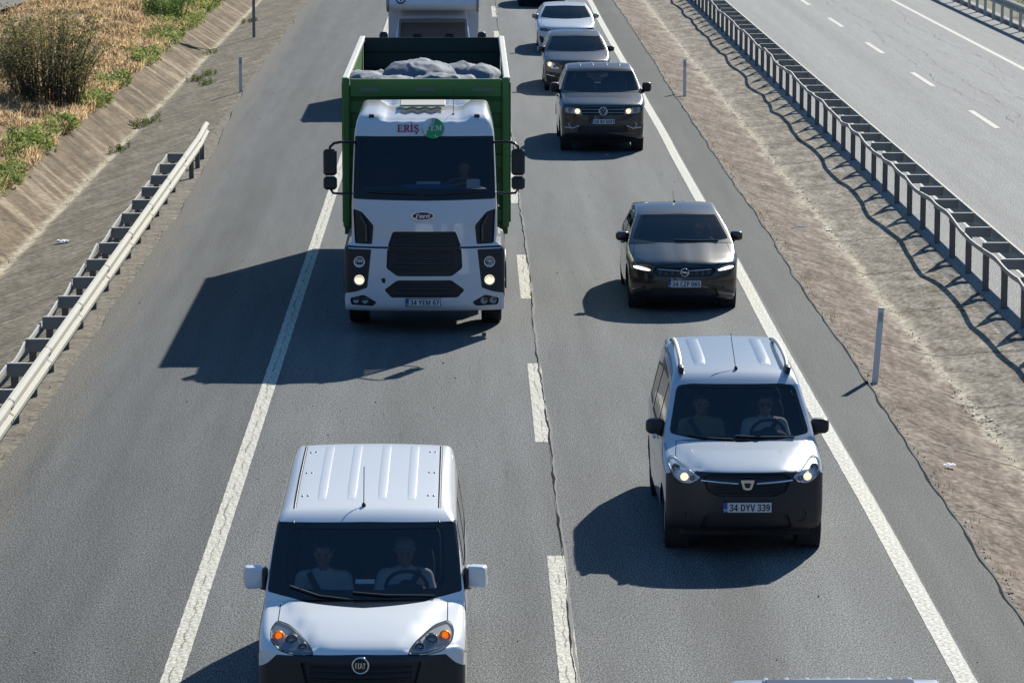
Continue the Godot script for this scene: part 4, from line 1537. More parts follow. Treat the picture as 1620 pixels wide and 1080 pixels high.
func amarok() -> void:
	var root := thing("pickup_truck", "dark grey pickup truck with lit headlights and a chrome badge, foremost of the three-vehicle queue", "pickup truck", Vector3(3.02, 0, -78.0))
	var X := car_width(0.965, 5.25, 1.22, 1.83, 0.70)
	var sp := {
		"root": root, "X": X, "length": 5.25, "width": 1.93, "paint": M.amarok, "belt": 1.20,
		"profile": [[-0.16, 0.30, 0.26, 0.0, 0.05, 1], [-0.03, 0.38, 0.28, 0.0, 0.07, 0], [0.0, 0.55, 0.30, 0.0, 0.08, 0], [-0.01, 0.85, 0.28, 0.0, 0.09, 0], [-0.03, 1.00, 0.26, 0.0, 0.09, 0], [-0.10, 1.09, 0.24, 0.01, 0.10, 0], [-0.40, 1.17, 0.20, 0.03, 0.10, 0], [-1.18, 1.275, 0.14, 0.03, 0.06, 1], [-1.60, 1.49, 0.11, 0.01, 0.04, 0], [-1.98, 1.70, 0.07, 0.01, 0.05, 1], [-2.15, 1.775, 0.05, 0.03, 0.09, 0], [-2.6, 1.83, 0.02, 0.04, 0.10, 0], [-3.3, 1.80, 0.0, 0.04, 0.10, 0], [-3.42, 1.74, 0.0, 0.03, 0.08, 1], [-3.62, 1.20, 0.0, 0.0, 0.04, 1], [-3.66, 1.19, 0.0, 0.0, 0.03, 1], [-5.20, 1.17, 0.0, 0.0, 0.05, 1], [-5.25, 0.7, 0.03, 0.0, 0.06, 0], [-5.2, 0.4, 0.03, 0.0, 0.05, 1]],
		"wheels": [[-0.92, 0.37], [-4.02, 0.37]],
		"screen_frame": soft2(pv2([-0.86, 1.31, -0.4, 1.275, 0, 1.265, 0.4, 1.275, 0.86, 1.31, 0.745, 1.69, 0, 1.71, -0.745, 1.69]), 0.03),
		"screen": soft2(pv2([-0.80, 1.315, 0, 1.295, 0.80, 1.315, 0.715, 1.665, -0.715, 1.665]), 0.05),
		"windows": [pv2([-1.52, 1.25, -2.1, 1.66, -2.5, 1.69, -2.52, 1.23]), pv2([-2.62, 1.24, -2.6, 1.69, -3.22, 1.66, -3.36, 1.26])],
		"rear_window": pv2([-0.6, 1.28, 0.6, 1.28, 0.52, 1.66, -0.52, 1.66]),
		"lamp": soft2(pv2([-0.485, 0.88, -0.86, 0.90, -0.88, 0.99, -0.84, 1.035, -0.62, 1.01, -0.50, 0.985]), 0.02), "lamp_house": M.lamp_chrome,
		"lamps": [[-0.575, 0.945, 0.06, "warm"], [-0.74, 0.965, 0.055, "off"]],
		"grilles": [soft2(pv2([-0.475, 0.87, 0.475, 0.87, 0.475, 0.995, 0.40, 1.03, -0.40, 1.03, -0.475, 0.995]), 0.02), soft2(pv2([-0.52, 0.62, -0.58, 0.48, 0.58, 0.48, 0.52, 0.62]), 0.03)],
		"bumper": pv2([-1.1, 0.2, -1.1, 0.85, -0.7, 0.862, 0, 0.862, 0.7, 0.862, 1.1, 0.85, 1.1, 0.2]), "bumper_mat": M.amarok,
		"bonnet": pv2([-0.80, -1.24, -0.82, -0.6, -0.74, -0.3, -0.5, -0.10, 0.5, -0.10, 0.74, -0.3, 0.82, -0.6, 0.80, -1.24, 0.4, -1.20, -0.4, -1.20]),
		"doors": [pv2([-1.36, 0.45, -1.46, 1.21, -2.56, 1.19, -2.58, 0.45]), pv2([-2.61, 0.45, -2.6, 1.19, -3.40, 1.20, -3.42, 0.45])],
		"cabin": {"dash_y": 1.20, "dash_z": -1.58, "driver_x": 0.40, "seats": [-0.40, 0.40], "seat_y": 0.70, "seat_z": -2.3, "rear_z": -2.95},
		"mirror": [1.06, 1.36, -1.62, Vector3(0.105, 0.11, 0.08)], "mirror_mat": M.plastic,
		"plate": "34 RV 5551", "plate_y": 0.72,
	}
	var r := build_car(sp)
	var full: Soup = r.full
	bars(root, full, "grille_bar", M.chrome_dark, [[-0.48, 0.985, -0.08, 0.985], [0.48, 0.985, 0.08, 0.985], [-0.48, 0.915, -0.08, 0.915], [0.48, 0.915, 0.08, 0.915]], 0.014, -0.004)
	var b := badge_ring(root, on_front(full, 0, 0.95, 0.02), 0.088, M.chrome, M.black)
	var v := Soup.new()
	for l in [[-0.05, 0.072, 0.0, 0.008, 0.05, 0.072], [-0.08, 0.03, -0.032, -0.07, 0.0, -0.006, 0.032, -0.07, 0.08, 0.03]]:
		var pp := PackedVector3Array()
		for i in range(0, l.size(), 2):
			pp.append(Vector3(l[i], l[i + 1], 0.006))
		v.tube(pp, 0.0095, 6)
	obj("badge_letters", v, M.chrome, b)
	for sx in [-1.0, 1.0]:
		bars(root, full, "bumper_trim", M.chrome, [[sx * 0.86, 0.575, sx * 0.68, 0.555], [sx * 0.68, 0.555, sx * 0.53, 0.625]], 0.013, 0.01)
		var fl := Soup.new()
		fl.lathe(on_front(full, sx * 0.72, 0.635, -0.01), Vector3(sx * 0.3, 0, 1), pv2([0.0, 0.0, 0.012, 0.05, 0.012, 0.062, 0.0, 0.066]), 18)
		obj("fog_lamp", fl, M.chrome_dark, root)
		for k in 2:
			obj("roof_rib", roof_rib(full, sx * (0.16 + 0.3 * k), -2.3, -3.25, 0.03, 0.008), M.amarok, root)

func astra() -> void:
	var root := thing("family_car", "brownish grey hatchback with one headlight showing, behind the dark pickup", "car", Vector3(2.93, 0, -93.6))
	var X := car_width(0.905, 4.42, 1.0, 1.49, 0.62)
	var sp := {
		"root": root, "X": X, "length": 4.42, "width": 1.81, "paint": M.astra, "belt": 1.0,
		"profile": car_profile(0.72, 0.84, Vector2(-1.12, 1.02), Vector2(-1.95, 1.385), 1.49, -3.95, 4.42, false),
		"wheels": [[-0.92, 0.33], [-3.6, 0.33]],
		"screen_frame": soft2(pv2([-0.80, 1.055, -0.4, 1.02, 0, 1.01, 0.4, 1.02, 0.80, 1.055, 0.64, 1.375, 0, 1.395, -0.64, 1.375]), 0.03),
		"screen": soft2(pv2([-0.73, 1.06, 0, 1.04, 0.73, 1.06, 0.605, 1.355, -0.605, 1.355]), 0.05),
		"windows": [pv2([-1.5, 1.03, -2.1, 1.34, -2.5, 1.38, -2.52, 1.01]), pv2([-2.6, 1.02, -2.58, 1.38, -3.2, 1.34, -3.5, 1.06])],
		"lamp": soft2(pv2([-0.48, 0.63, -0.66, 0.61, -0.82, 0.68, -0.86, 0.79, -0.78, 0.83, -0.62, 0.76]), 0.03), "lamp_house": M.lamp_chrome,
		"lamps": [[-0.74, 0.735, 0.06, "warm"], [-0.62, 0.685, 0.045, "off"]],
		"grilles": [soft2(pv2([-0.44, 0.62, -0.36, 0.53, 0.36, 0.53, 0.44, 0.62, 0.40, 0.69, -0.40, 0.69]), 0.02), soft2(pv2([-0.42, 0.40, -0.50, 0.26, 0.50, 0.26, 0.42, 0.40]), 0.03), soft2(pv2([-0.82, 0.42, -0.84, 0.30, -0.62, 0.28, -0.56, 0.38]), 0.03)],
		"bonnet": pv2([-0.76, -1.18, -0.80, -0.7, -0.70, -0.36, -0.48, -0.14, 0.48, -0.14, 0.70, -0.36, 0.80, -0.7, 0.76, -1.18, 0.4, -1.14, -0.4, -1.14]),
		"doors": [pv2([-1.3, 0.32, -1.4, 1.0, -2.54, 0.99, -2.56, 0.32]), pv2([-2.6, 0.32, -2.58, 0.99, -3.35, 1.01, -3.1, 0.32])],
		"cabin": {"dash_y": 0.98, "dash_z": -1.52, "driver_x": 0.37, "seats": [-0.37, 0.37], "seat_y": 0.40, "seat_z": -2.35, "rear_z": -3.15},
		"mirror": [0.95, 1.06, -1.62, Vector3(0.105, 0.075, 0.075)], "mirror_mat": M.gloss,
	}
	build_car(sp)
	for sx in [-1.0, 1.0]:
		var r := Soup.new()
		r.tube(PackedVector3Array([Vector3(sx * 0.60, 0.42, -0.12), Vector3(sx * 0.72, 0.44, -0.2), Vector3(sx * 0.80, 0.46, -0.28)]), 0.012, 6)
		obj("bumper_trim", r, M.chrome, root)

func white_sedan() -> void:
	var root := thing("saloon_car", "pale silver saloon car with dark headlights, right behind the grey hatchback", "car", Vector3(3.02, 0, -107.2))
	var X := car_width(0.90, 4.63, 0.98, 1.43, 0.60)
	var sp := {
		"root": root, "X": X, "length": 4.63, "width": 1.78, "paint": M.sedan, "belt": 0.98,
		"profile": car_profile(0.72, 0.80, Vector2(-1.15, 1.0), Vector2(-2.0, 1.345), 1.435, -3.5, 4.63, true),
		"wheels": [[-0.92, 0.32], [-3.62, 0.32]],
		"screen_frame": soft2(pv2([-0.79, 1.035, -0.4, 1.0, 0, 0.99, 0.4, 1.0, 0.79, 1.035, 0.62, 1.335, 0, 1.355, -0.62, 1.335]), 0.03),
		"screen": soft2(pv2([-0.72, 1.04, 0, 1.02, 0.72, 1.04, 0.585, 1.315, -0.585, 1.315]), 0.05),
		"windows": [pv2([-1.55, 1.01, -2.15, 1.30, -2.5, 1.33, -2.52, 0.99]), pv2([-2.6, 1.0, -2.58, 1.33, -3.1, 1.30, -3.6, 1.03])],
		"lamp": soft2(pv2([-0.50, 0.665, -0.80, 0.68, -0.83, 0.745, -0.70, 0.77, -0.52, 0.725]), 0.015), "lamp_house": M.black, "lamps": [[-0.70, 0.715, 0.034, "off"], [-0.60, 0.70, 0.034, "off"]],
		"grilles": [soft2(pv2([-0.48, 0.66, -0.40, 0.60, 0.40, 0.60, 0.48, 0.66, 0.44, 0.72, -0.44, 0.72]), 0.02), soft2(pv2([-0.48, 0.45, -0.52, 0.26, 0.52, 0.26, 0.48, 0.45]), 0.03), soft2(pv2([-0.84, 0.52, -0.80, 0.32, -0.68, 0.30, -0.72, 0.50]), 0.02), soft2(pv2([0.84, 0.52, 0.80, 0.32, 0.68, 0.30, 0.72, 0.50]), 0.02)],
		"bonnet": pv2([-0.75, -1.21, -0.78, -0.7, -0.66, -0.34, -0.48, -0.13, 0.48, -0.13, 0.66, -0.34, 0.78, -0.7, 0.75, -1.21, 0.4, -1.17, -0.4, -1.17]),
		"doors": [pv2([-1.35, 0.32, -1.45, 0.98, -2.54, 0.97, -2.56, 0.32]), pv2([-2.6, 0.32, -2.58, 0.97, -3.5, 0.99, -3.2, 0.32])],
		"cabin": {"dash_y": 0.96, "dash_z": -1.55, "driver_x": 0.37, "seats": [-0.37, 0.37], "seat_y": 0.36, "seat_z": -2.35, "rear_z": -3.15},
		"mirror": [0.94, 1.05, -1.66, Vector3(0.105, 0.072, 0.075)], "mirror_mat": M.rim_grey,
	}
	build_car(sp)

func far_car() -> void:
	var root := thing("dark_car", "dark car cut off by the top of the picture, farthest in the right lane", "car", Vector3(2.73, 0, -129.5))
	var X := car_width(0.91, 4.5, 1.0, 1.47, 0.62)
	var sp := {
		"root": root, "X": X, "length": 4.5, "width": 1.80, "paint": M.navy, "belt": 1.0,
		"profile": car_profile(0.72, 0.84, Vector2(-1.12, 1.02), Vector2(-1.95, 1.375), 1.47, -3.95, 4.5, false),
		"wheels": [[-0.92, 0.33], [-3.6, 0.33]],
		"screen_frame": soft2(pv2([-0.80, 1.055, -0.4, 1.02, 0, 1.01, 0.4, 1.02, 0.80, 1.055, 0.64, 1.365, 0, 1.385, -0.64, 1.365]), 0.03),
		"screen": soft2(pv2([-0.73, 1.06, 0, 1.04, 0.73, 1.06, 0.605, 1.345, -0.605, 1.345]), 0.05),
		"windows": [pv2([-1.5, 1.03, -2.1, 1.33, -2.5, 1.37, -2.52, 1.01]), pv2([-2.6, 1.02, -2.58, 1.37, -3.2, 1.33, -3.5, 1.06])],
		"lamp": soft2(pv2([-0.48, 0.64, -0.66, 0.62, -0.82, 0.69, -0.86, 0.78, -0.62, 0.75]), 0.03), "lamps": [[-0.72, 0.715, 0.05, "off"]],
		"cabin": {"dash_y": 0.98, "dash_z": -1.52, "driver_x": 0.37, "seats": [-0.37, 0.37], "seat_y": 0.40, "seat_z": -2.35},
		"mirror": [0.95, 1.06, -1.62, Vector3(0.105, 0.075, 0.075)],
	}
	build_car(sp)

# only the back of its roof shows at the bottom of the picture
func near_van() -> void:
	var root := thing("ribbed_roof_van", "van showing only its pale ribbed rear roof edge at the bottom", "van", Vector3(2.68, 0, -20.27))
	var X := func(z: float, y: float) -> float:
		var w := 0.90
		w -= 0.07 * pow(clampf((z + 0.9) / 0.9, 0, 1), 2.0)
		var up := maxf(0.0, y - 0.98)
		return w - 0.12 * up - 0.06 * up * up
	var sp := {
		"root": root, "X": X, "length": 4.45, "width": 1.80, "paint": M.dokker, "belt": 1.12,
		"profile": [[-0.14, 0.22, 0.34, 0.0, 0.06, 1], [0.0, 0.50, 0.37, 0.0, 0.08, 0], [-0.02, 0.90, 0.34, 0.0, 0.10, 0], [-0.20, 1.035, 0.27, 0.01, 0.10, 0], [-1.10, 1.185, 0.16, 0.02, 0.05, 1], [-1.93, 1.70, 0.07, 0.01, 0.045, 1], [-2.35, 1.815, 0.04, 0.03, 0.12, 0], [-4.1, 1.82, 0.02, 0.05, 0.10, 0], [-4.34, 1.80, 0.10, 0.05, 0.06, 0], [-4.42, 1.70, 0.12, 0.03, 0.05, 0], [-4.45, 0.9, 0.05, 0.0, 0.08, 0], [-4.40, 0.24, 0.06, 0.0, 0.05, 1]],
		"wheels": [[-0.88, 0.315], [-3.62, 0.315]],
		"screen_frame": pv2([-0.84, 1.20, 0, 1.16, 0.84, 1.20, 0.80, 1.69, 0, 1.705, -0.80, 1.69]), "screen": pv2([-0.74, 1.25, 0.74, 1.25, 0.70, 1.655, -0.70, 1.655]),
		"windows": [pv2([-1.42, 1.20, -1.98, 1.60, -2.32, 1.64, -2.36, 1.16]), pv2([-2.50, 1.17, -2.48, 1.64, -3.36, 1.64, -3.38, 1.18])],
		"cabin": {"dash_y": 1.13, "dash_z": -1.42, "driver_x": 0.36, "seats": [-0.38, 0.36], "seat_y": 0.62, "seat_z": -2.25},
	}
	build_car(sp)
	var p := Soup.new()
	p.box(Vector3(0, 1.825, -3.25), Vector3(1.08, 0.02, 1.95), 0.008)
	obj("roof_panel", p, M.gloss, root)
	for k in 8:
		var rb := Soup.new()
		blob(rb, Vector3(-0.525 + 0.15 * k, 1.803, -4.28), Vector3(0.02, 0.016, 0.085), 0.5)
		obj("roof_rib", rb, M.dokker, root)

func truck() -> void:
	var root := thing("tipper_truck", "large tipper truck with white cab, green load body and lit lower headlights", "truck", Vector3(-0.68, 0, -51.95))
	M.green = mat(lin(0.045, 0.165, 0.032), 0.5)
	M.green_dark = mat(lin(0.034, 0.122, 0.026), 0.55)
	M.cab_white = paint(lin(0.66, 0.67, 0.69))
	M.shaded_green = mat(lin(0.03, 0.04, 0.035), 0.8)  # body green darkened in the colour for the shade inside the box
	var X := func(z: float, y: float) -> float:
		var w := 1.105 + 0.115 * (1.0 - smoothstep(1.30, 1.40, y))
		w -= 0.05 * clampf((y - 1.9) / 1.2, 0, 1)
		w -= 0.11 * pow(clampf((y - 3.0) / 0.4, 0, 1), 1.6)
		w -= 0.05 * pow(clampf((z + 0.5) / 0.5, 0, 1), 2.0)
		return w
	var relief := func(x: float, z: float, y: float) -> Vector2:
		if y > 3.18 and z > -2.1:
			var k := smoothstep(3.18, 3.27, y)
			return Vector2(0, -0.05 * k * (1.0 - smoothstep(0.60, 0.68, x)) - (0.02 * k if absf(fposmod(x, 0.2) - 0.1) < 0.03 and x < 0.6 else 0.0))
		return Vector2.ZERO
	var prof := [[-0.10, 0.36, 0.16, 0.0, 0.04, 1], [-0.02, 0.42, 0.18, 0.0, 0.06, 0], [0.0, 0.55, 0.20, 0.0, 0.08, 0], [-0.005, 0.90, 0.20, 0.0, 0.09, 0], [-0.03, 1.34, 0.20, 0.0, 0.09, 0], [-0.05, 1.75, 0.19, 0.0, 0.09, 0], [-0.10, 2.06, 0.17, 0.0, 0.08, 1], [-0.24, 2.55, 0.15, 0.0, 0.07, 0], [-0.40, 2.98, 0.13, 0.005, 0.08, 1], [-0.46, 3.12, 0.14, 0.005, 0.10, 0], [-0.56, 3.24, 0.15, 0.01, 0.12, 0], [-0.80, 3.32, 0.13, 0.01, 0.14, 0], [-1.4, 3.375, 0.06, 0.01, 0.15, 0], [-2.05, 3.375, 0.0, 0.01, 0.10, 0], [-2.22, 3.30, 0.0, 0.0, 0.10, 0], [-2.25, 2.6, 0.0, 0.0, 0.06, 0], [-2.25, 1.0, 0.0, 0.0, 0.05, 1]]
	var sh := shell(prof, X, [[-1.42, 0.52, 0.60]], 0.07, relief)
	var full := Soup.new()
	full.add(sh)
	var frame := panel(sh, 2, soft2(pv2([-1.075, 2.05, 0, 2.035, 1.075, 2.05, 1.05, 2.975, 0, 2.985, -1.05, 2.975]), 0.03), FWD, 0.3, -1.0, 9.0, 0.0)
	var glass := frame.take(2, soft2(pv2([-0.985, 2.20, 0.985, 2.20, 0.965, 2.925, -0.965, 2.925]), 0.06), FWD, -2.0)
	obj("screen_surround", frame, M.frit, root)
	obj("windscreen", glass.puffed(-0.004), M.glass, root)
	for pc in both(sh, 0, pv2([-0.42, 2.0, -0.55, 2.80, -1.3, 2.82, -1.32, 1.98]), Vector3(1, 0, 0), 0.3):
		obj("side_window", pc.puffed(-0.004), M.side_glass, root)
	# grilles
	for q in [[-0.475, 1.575, -0.50, 1.50, -0.555, 1.345, 0.555, 1.345, 0.50, 1.50, 0.475, 1.575], [-0.56, 1.315, -0.575, 1.02, -0.41, 0.90, 0.41, 0.90, 0.575, 1.02, 0.56, 1.315], [-0.41, 0.84, -0.61, 0.69, -0.50, 0.575, 0.50, 0.575, 0.61, 0.69, 0.41, 0.84]]:
		var gp := panel(sh, 2, soft2(pv2(q), 0.035), FWD, 0.2, -1.0, 9.0, 0.0)
		var g := gp.moved(Vector3(0, 0, -0.05))
		g.add(gp.rim(Vector3(0, 0, -0.05)))
		obj("grille", g, M.plastic, root)
	for y in [1.50, 1.42, 1.24, 1.16, 1.08, 1.0, 0.77, 0.70, 0.63]:
		bars(root, full, "grille_slat", M.gloss, [[-0.44, y, 0.44, y]], 0.014, -0.028)
	# dark band across, corner vents, lamp panels, fog pockets
	obj("split_band", panel(sh, 2, pv2([-1.2, 1.315, 1.2, 1.315, 1.2, 1.345, -1.2, 1.345]), FWD, 0.1, -0.5, 9.0, 0.0), M.black, root)
	for pc in both(sh, 2, soft2(pv2([-1.075, 1.90, -0.94, 1.86, -0.765, 1.66, -0.79, 1.375, -1.05, 1.38]), 0.03), Vector3(-0.3, 0, 1), 0.2):
		var s: Soup = pc.moved(Vector3(0, 0, -0.03))
		s.add(pc.rim(Vector3(0, 0, -0.03)))
		var o := obj("corner_vent", s, M.plastic, root)
		var sx := signf(pc.v[0].x)
		var fin := Soup.new()
		fin.tube(PackedVector3Array([on_front(full, sx * 0.955, 1.80, -0.01), on_front(full, sx * 0.875, 1.65, -0.005), on_front(full, sx * 0.875, 1.42, -0.005)]), 0.022, 8)
		obj("vent_fin", fin, M.gloss, o)
	var lamps := both(sh, 2, soft2(pv2([-1.3, 1.30, -0.80, 1.30, -0.865, 0.72, -1.02, 0.655, -1.3, 0.60]), 0.02), Vector3(-0.3, 0, 1), 0.15, -0.45)
	for k in 2:
		var sx := -1.0 if k == 0 else 1.0
		var o := obj("headlight", lamps[k], M.plastic, root)
		for l in [[0.985, 1.11, "off"], [0.985, 0.835, "dip"]]:
			var c := on_front(full, sx * l[0], l[1], 0.0)
			var cup := Soup.new()
			cup.lathe(c, FWD, pv2([0.0, 0.0, 0.004, 0.03, 0.014, 0.06, 0.028, 0.074, 0.028, 0.084, -0.03, 0.088]), 22)
			obj("reflector", cup, M.chrome, o)
			var b := Soup.new()
			blob(b, c + Vector3(0, -0.012 if l[2] == "dip" else 0.0, 0.012), Vector3(0.062, 0.05, 0.018), 1.0)
			obj("bulb" if l[2] == "dip" else "projector", b, M.bulb_warm if l[2] == "dip" else M.chrome_dark, o)
	for pc in both(sh, 2, soft2(pv2([-1.13, 0.55, -0.92, 0.61, -0.72, 0.50, -0.78, 0.44, -1.11, 0.45]), 0.03), Vector3(-0.3, 0, 1), 0.2):
		var s: Soup = pc.moved(Vector3(0, 0, -0.04))
		s.add(pc.rim(Vector3(0, 0, -0.04)))
		var o := obj("fog_pocket", s, M.plastic, root)
		var sx := signf(pc.v[0].x)
		for x in [0.90, 1.04]:
			var fl := Soup.new()
			fl.lathe(on_front(full, sx * x, 0.515, -0.035), FWD, pv2([0.0, 0.0, 0.02, 0.04, 0.02, 0.052, 0.0, 0.055]), 16)
			obj("fog_lamp", fl, M.chrome_dark, o)
	var lining := sh.puffed(-0.03)
	# black skirts behind the bumper corners and steps
	for pc in both(sh, 0, pv2([-0.22, 0.62, -0.22, 1.33, -2.26, 1.33, -2.26, 0.3, -0.5, 0.3]), Vector3(1, 0, 0), 0.1):
		obj("side_skirt", pc, M.plastic, root)
	var hole := sh.take(2, soft2(pv2([-0.655, 0.86, -0.60, 0.875, -0.585, 0.83, -0.60, 0.79, -0.635, 0.80]), 0.01), FWD, 0.3)
	obj("tow_hole", hole.moved(Vector3(0, 0, -0.03)), M.black, root)
	for pc in both(sh, 0, pv2([-0.30, 1.40, -0.34, 1.94, -1.40, 1.92, -1.42, 1.40]), Vector3(1, 0, 0), 0.2, -1e9, 1e9, 0.008):
		var d := obj("door", pc, M.cab_white, root)
		var hd := Soup.new()
		hd.box(Vector3(signf(pc.v[0].x) * 1.12, 1.80, -1.28), Vector3(0.04, 0.05, 0.2), 0.012)
		obj("door_handle", hd, M.black, d)
	obj("cab", sh, M.cab_white, root)
	obj("lining", lining, M.lining, root)
	# badge: blue oval with script
	var ov := Soup.new()
	var bo := on_front(full, -0.02, 1.815, 0.03)
	ov.plate(ring2(Vector2.ZERO, 0.175, 32, 0.07), 0.05)
	var bd := obj("badge", ov, M.chrome, root, bo)
	var ov2 := Soup.new()
	ov2.plate(ring2(Vector2.ZERO, 0.155, 32, 0.056), 0.004)
	obj("badge_oval", ov2, mat(lin(0.008, 0.03, 0.14), 0.3), bd, Vector3(0, 0, 0.003))
	var sc := text_mesh("Ford", 0.062, 0.003, "Droid Serif", true, 1.15)
	for i in sc.v.size():
		sc.v[i].x += sc.v[i].y * 0.25
	obj("badge_letters", sc.moved(Vector3(0, -0.002, 0.006)), M.chrome, bd)
	# lettering on the forehead
	var tilt := Basis(Vector3.RIGHT, -0.42)
	var e := text_mesh("ERİŞ", 0.185, 0.004, "Droid Serif", true, 0.92)
	var es := Soup.new()
	es.add(e, Transform3D(tilt, on_front(full, -0.245, 3.095, 0.012)))
	obj("roof_lettering", es, mat(lin(0.34, 0.008, 0.03), 0.5), root)
	var disc := Soup.new()
	disc.plate(ring2(Vector2.ZERO, 0.165, 36), 0.006, Transform3D(tilt, on_front(full, 0.135, 3.10, 0.022)))
	var dk := obj("roof_emblem", disc, mat(lin(0.04, 0.32, 0.09), 0.5), root)
	var ym := text_mesh("YEM", 0.085, 0.004, "Droid Serif", true, 0.95)
	var ys := Soup.new()
	ys.add(ym, Transform3D(tilt, on_front(full, 0.145, 3.105, 0.028)))
	for q in [[-0.165, 0.02, -0.13, 0.11, -0.04, 0.16, 0.02, 0.155, 0.0, 0.07, -0.05, 0.06, -0.09, 0.0, -0.10, -0.10, -0.135, -0.09], [-0.02, 0.165, 0.03, 0.155, 0.01, 0.07, -0.03, 0.06], [0.02, -0.12, 0.06, -0.145, 0.07, -0.135, 0.03, -0.105]]:
		var lf := Soup.new()
		lf.plate(pv2(q), 0.003, Transform3D(tilt, on_front(full, 0.135, 3.10, 0.026)))
		obj("emblem_leaf", lf, M.cab_white, dk)
	obj("emblem_letters", ys, M.cab_white, dk)
	# roof things
	var hat := Soup.new()
	hat.box(Vector3(-0.03, 3.395, -1.35), Vector3(0.70, 0.03, 0.55), 0.015, Basis(Vector3.RIGHT, 0.06))
	obj("roof_hatch", hat, mat(lin(0.33, 0.315, 0.28), 0.7), root)
	for sx in [-1.0, 1.0]:
		var ml := Soup.new()
		ml.box(on_front(full, sx * 0.80, 3.235, 0.0) + Vector3(0, 0.03, -0.03), Vector3(0.085, 0.05, 0.07), 0.012)
		obj("marker_lamp", ml, M.black, root)
		# mirrors
		var mx := 1.42
		var a := Soup.new()
		a.box(Vector3(sx * mx, 2.60, -0.30), Vector3(0.205, 0.40, 0.10), 0.035)
		var mo := obj("door_mirror", a, M.plastic, root)
		var bq := Soup.new()
		bq.box(Vector3(sx * mx, 2.285, -0.30), Vector3(0.205, 0.20, 0.10), 0.035)
		obj("wide_mirror", bq, M.plastic, mo)
		var arm := Soup.new()
		arm.tube(PackedVector3Array([Vector3(sx * 1.05, 2.88, -0.52), Vector3(sx * 1.25, 2.90, -0.40), Vector3(sx * 1.36, 2.885, -0.33), Vector3(sx * mx, 2.83, -0.31), Vector3(sx * mx, 2.75, -0.31)]), 0.022, 8)
		obj("mirror_arm", arm, M.black, mo)
		var arm2 := Soup.new()
		arm2.tube(PackedVector3Array([Vector3(sx * 1.05, 2.12, -0.45), Vector3(sx * 1.25, 2.115, -0.36), Vector3(sx * 1.38, 2.13, -0.31), Vector3(sx * mx, 2.20, -0.30)]), 0.018, 8)
		obj("mirror_arm", arm2, M.black, mo)
		for z in [-0.255]:
			var gm := Soup.new()
			gm.box(Vector3(sx * mx, 2.60, -0.352), Vector3(0.16, 0.34, 0.008), 0.002)
			obj("mirror_glass", gm, M.chrome, mo)
		# mudguards and wheels
		var mg := Soup.new()
		var rows := []
		for k in 13:
			var t := lerpf(0.15, PI - 0.15, k / 12.0)
			rows.append(PackedVector3Array([Vector3(sx * 0.86, 0.52 + 0.62 * sin(t), -1.42 + 0.62 * cos(t)), Vector3(sx * 1.23, 0.52 + 0.62 * sin(t), -1.42 + 0.62 * cos(t)), Vector3(sx * 1.25, 0.50 + 0.60 * sin(t), -1.42 + 0.60 * cos(t))]))
		mg.grid(rows, Vector3(sx * 0.9, 0.4, -1.42))
		obj("mudguard", mg, M.plastic, root)
		wheel(root, Vector3(sx * 1.02, 0.52, -1.42), 0.52, 0.31, 0.30, M.rim_grey, 10)
		for z in [-7.4, -8.75]:
			wheel(root, Vector3(sx * 1.0, 0.52, z), 0.52, 0.56, 0.30, M.rim_grey, 10)
		var tank := Soup.new()
		tank.box(Vector3(sx * 0.92, 0.75, -3.6), Vector3(0.55, 0.55, 1.5), 0.08)
		obj("fuel_tank" if sx > 0 else "air_tank", tank, M.zinc, root)
		for y in [0.45, 0.75, 1.05]:
			var lad := Soup.new()
			lad.box(Vector3(sx * 1.20, y, -0.72), Vector3(0.05, 0.04, 0.40), 0.01)
			obj("cab_step", lad, M.rust, root)
	var ch := Soup.new()
	for sx in [-1.0, 1.0]:
		ch.box(Vector3(sx * 0.42, 0.85, -5.6), Vector3(0.10, 0.26, 10.6))
	ch.box(Vector3(0, 0.62, -1.4), Vector3(1.6, 0.16, 0.16))
	ch.box(Vector3(0, 0.75, -1.3), Vector3(1.3, 0.55, 1.7), 0.1)
	obj("chassis", ch, M.black, root)
	# cabin
	var ds := Soup.new()
	blob(ds, Vector3(0, 2.02, -0.62), Vector3(1.0, 0.16, 0.36), 0.35)
	obj("dashboard", ds, mat(lin(0.04, 0.07, 0.13), 0.7), root)
	for sx in [-0.62, 0.60]:
		seat(root, Vector3(sx, 1.62, -1.45), M.cloth, 0.52)
	steering_wheel(root, Vector3(0.60, 2.13, -1.02), 0.23, 0.95)
	for l in [[-0.85, 2.16, -0.10, 2.14], [0.0, 2.13, 0.80, 2.16]]:
		bars(root, full, "wiper", M.black, [l], 0.014, 0.02)
	antenna(root, on_front(full, 0.44, 3.26, -0.04), Vector3(0.005, 0.42, -0.12))
	number_plate(root, on_front(full, -0.02, 0.505, 0.02), "34 YEM 67")
	# load body
	var z0 := -2.65
	var z1 := -11.7
	var hw := 1.30
	var top := 3.66
	var body := obj("load_body", Soup.new(), M.green, root)
	var fl2 := Soup.new()
	fl2.box(Vector3(0, 1.28, (z0 + z1) * 0.5), Vector3(hw * 2.0 - 0.02, 0.16, z0 - z1 - 0.02))
	body.mesh = fl2.mesh()
	body.mesh.surface_set_material(0, M.green_dark)
	var hb := Soup.new()
	hb.box(Vector3(0, 2.45, z0 - 0.05), Vector3(hw * 2.0 - 0.16, top - 1.40 - 0.06, 0.05))
	var head := obj("headboard", hb, M.green_dark, root)
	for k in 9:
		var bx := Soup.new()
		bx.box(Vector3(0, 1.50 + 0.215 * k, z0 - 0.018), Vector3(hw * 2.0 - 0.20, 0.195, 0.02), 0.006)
		obj("board", bx, M.green_dark if k % 2 else M.green, head)
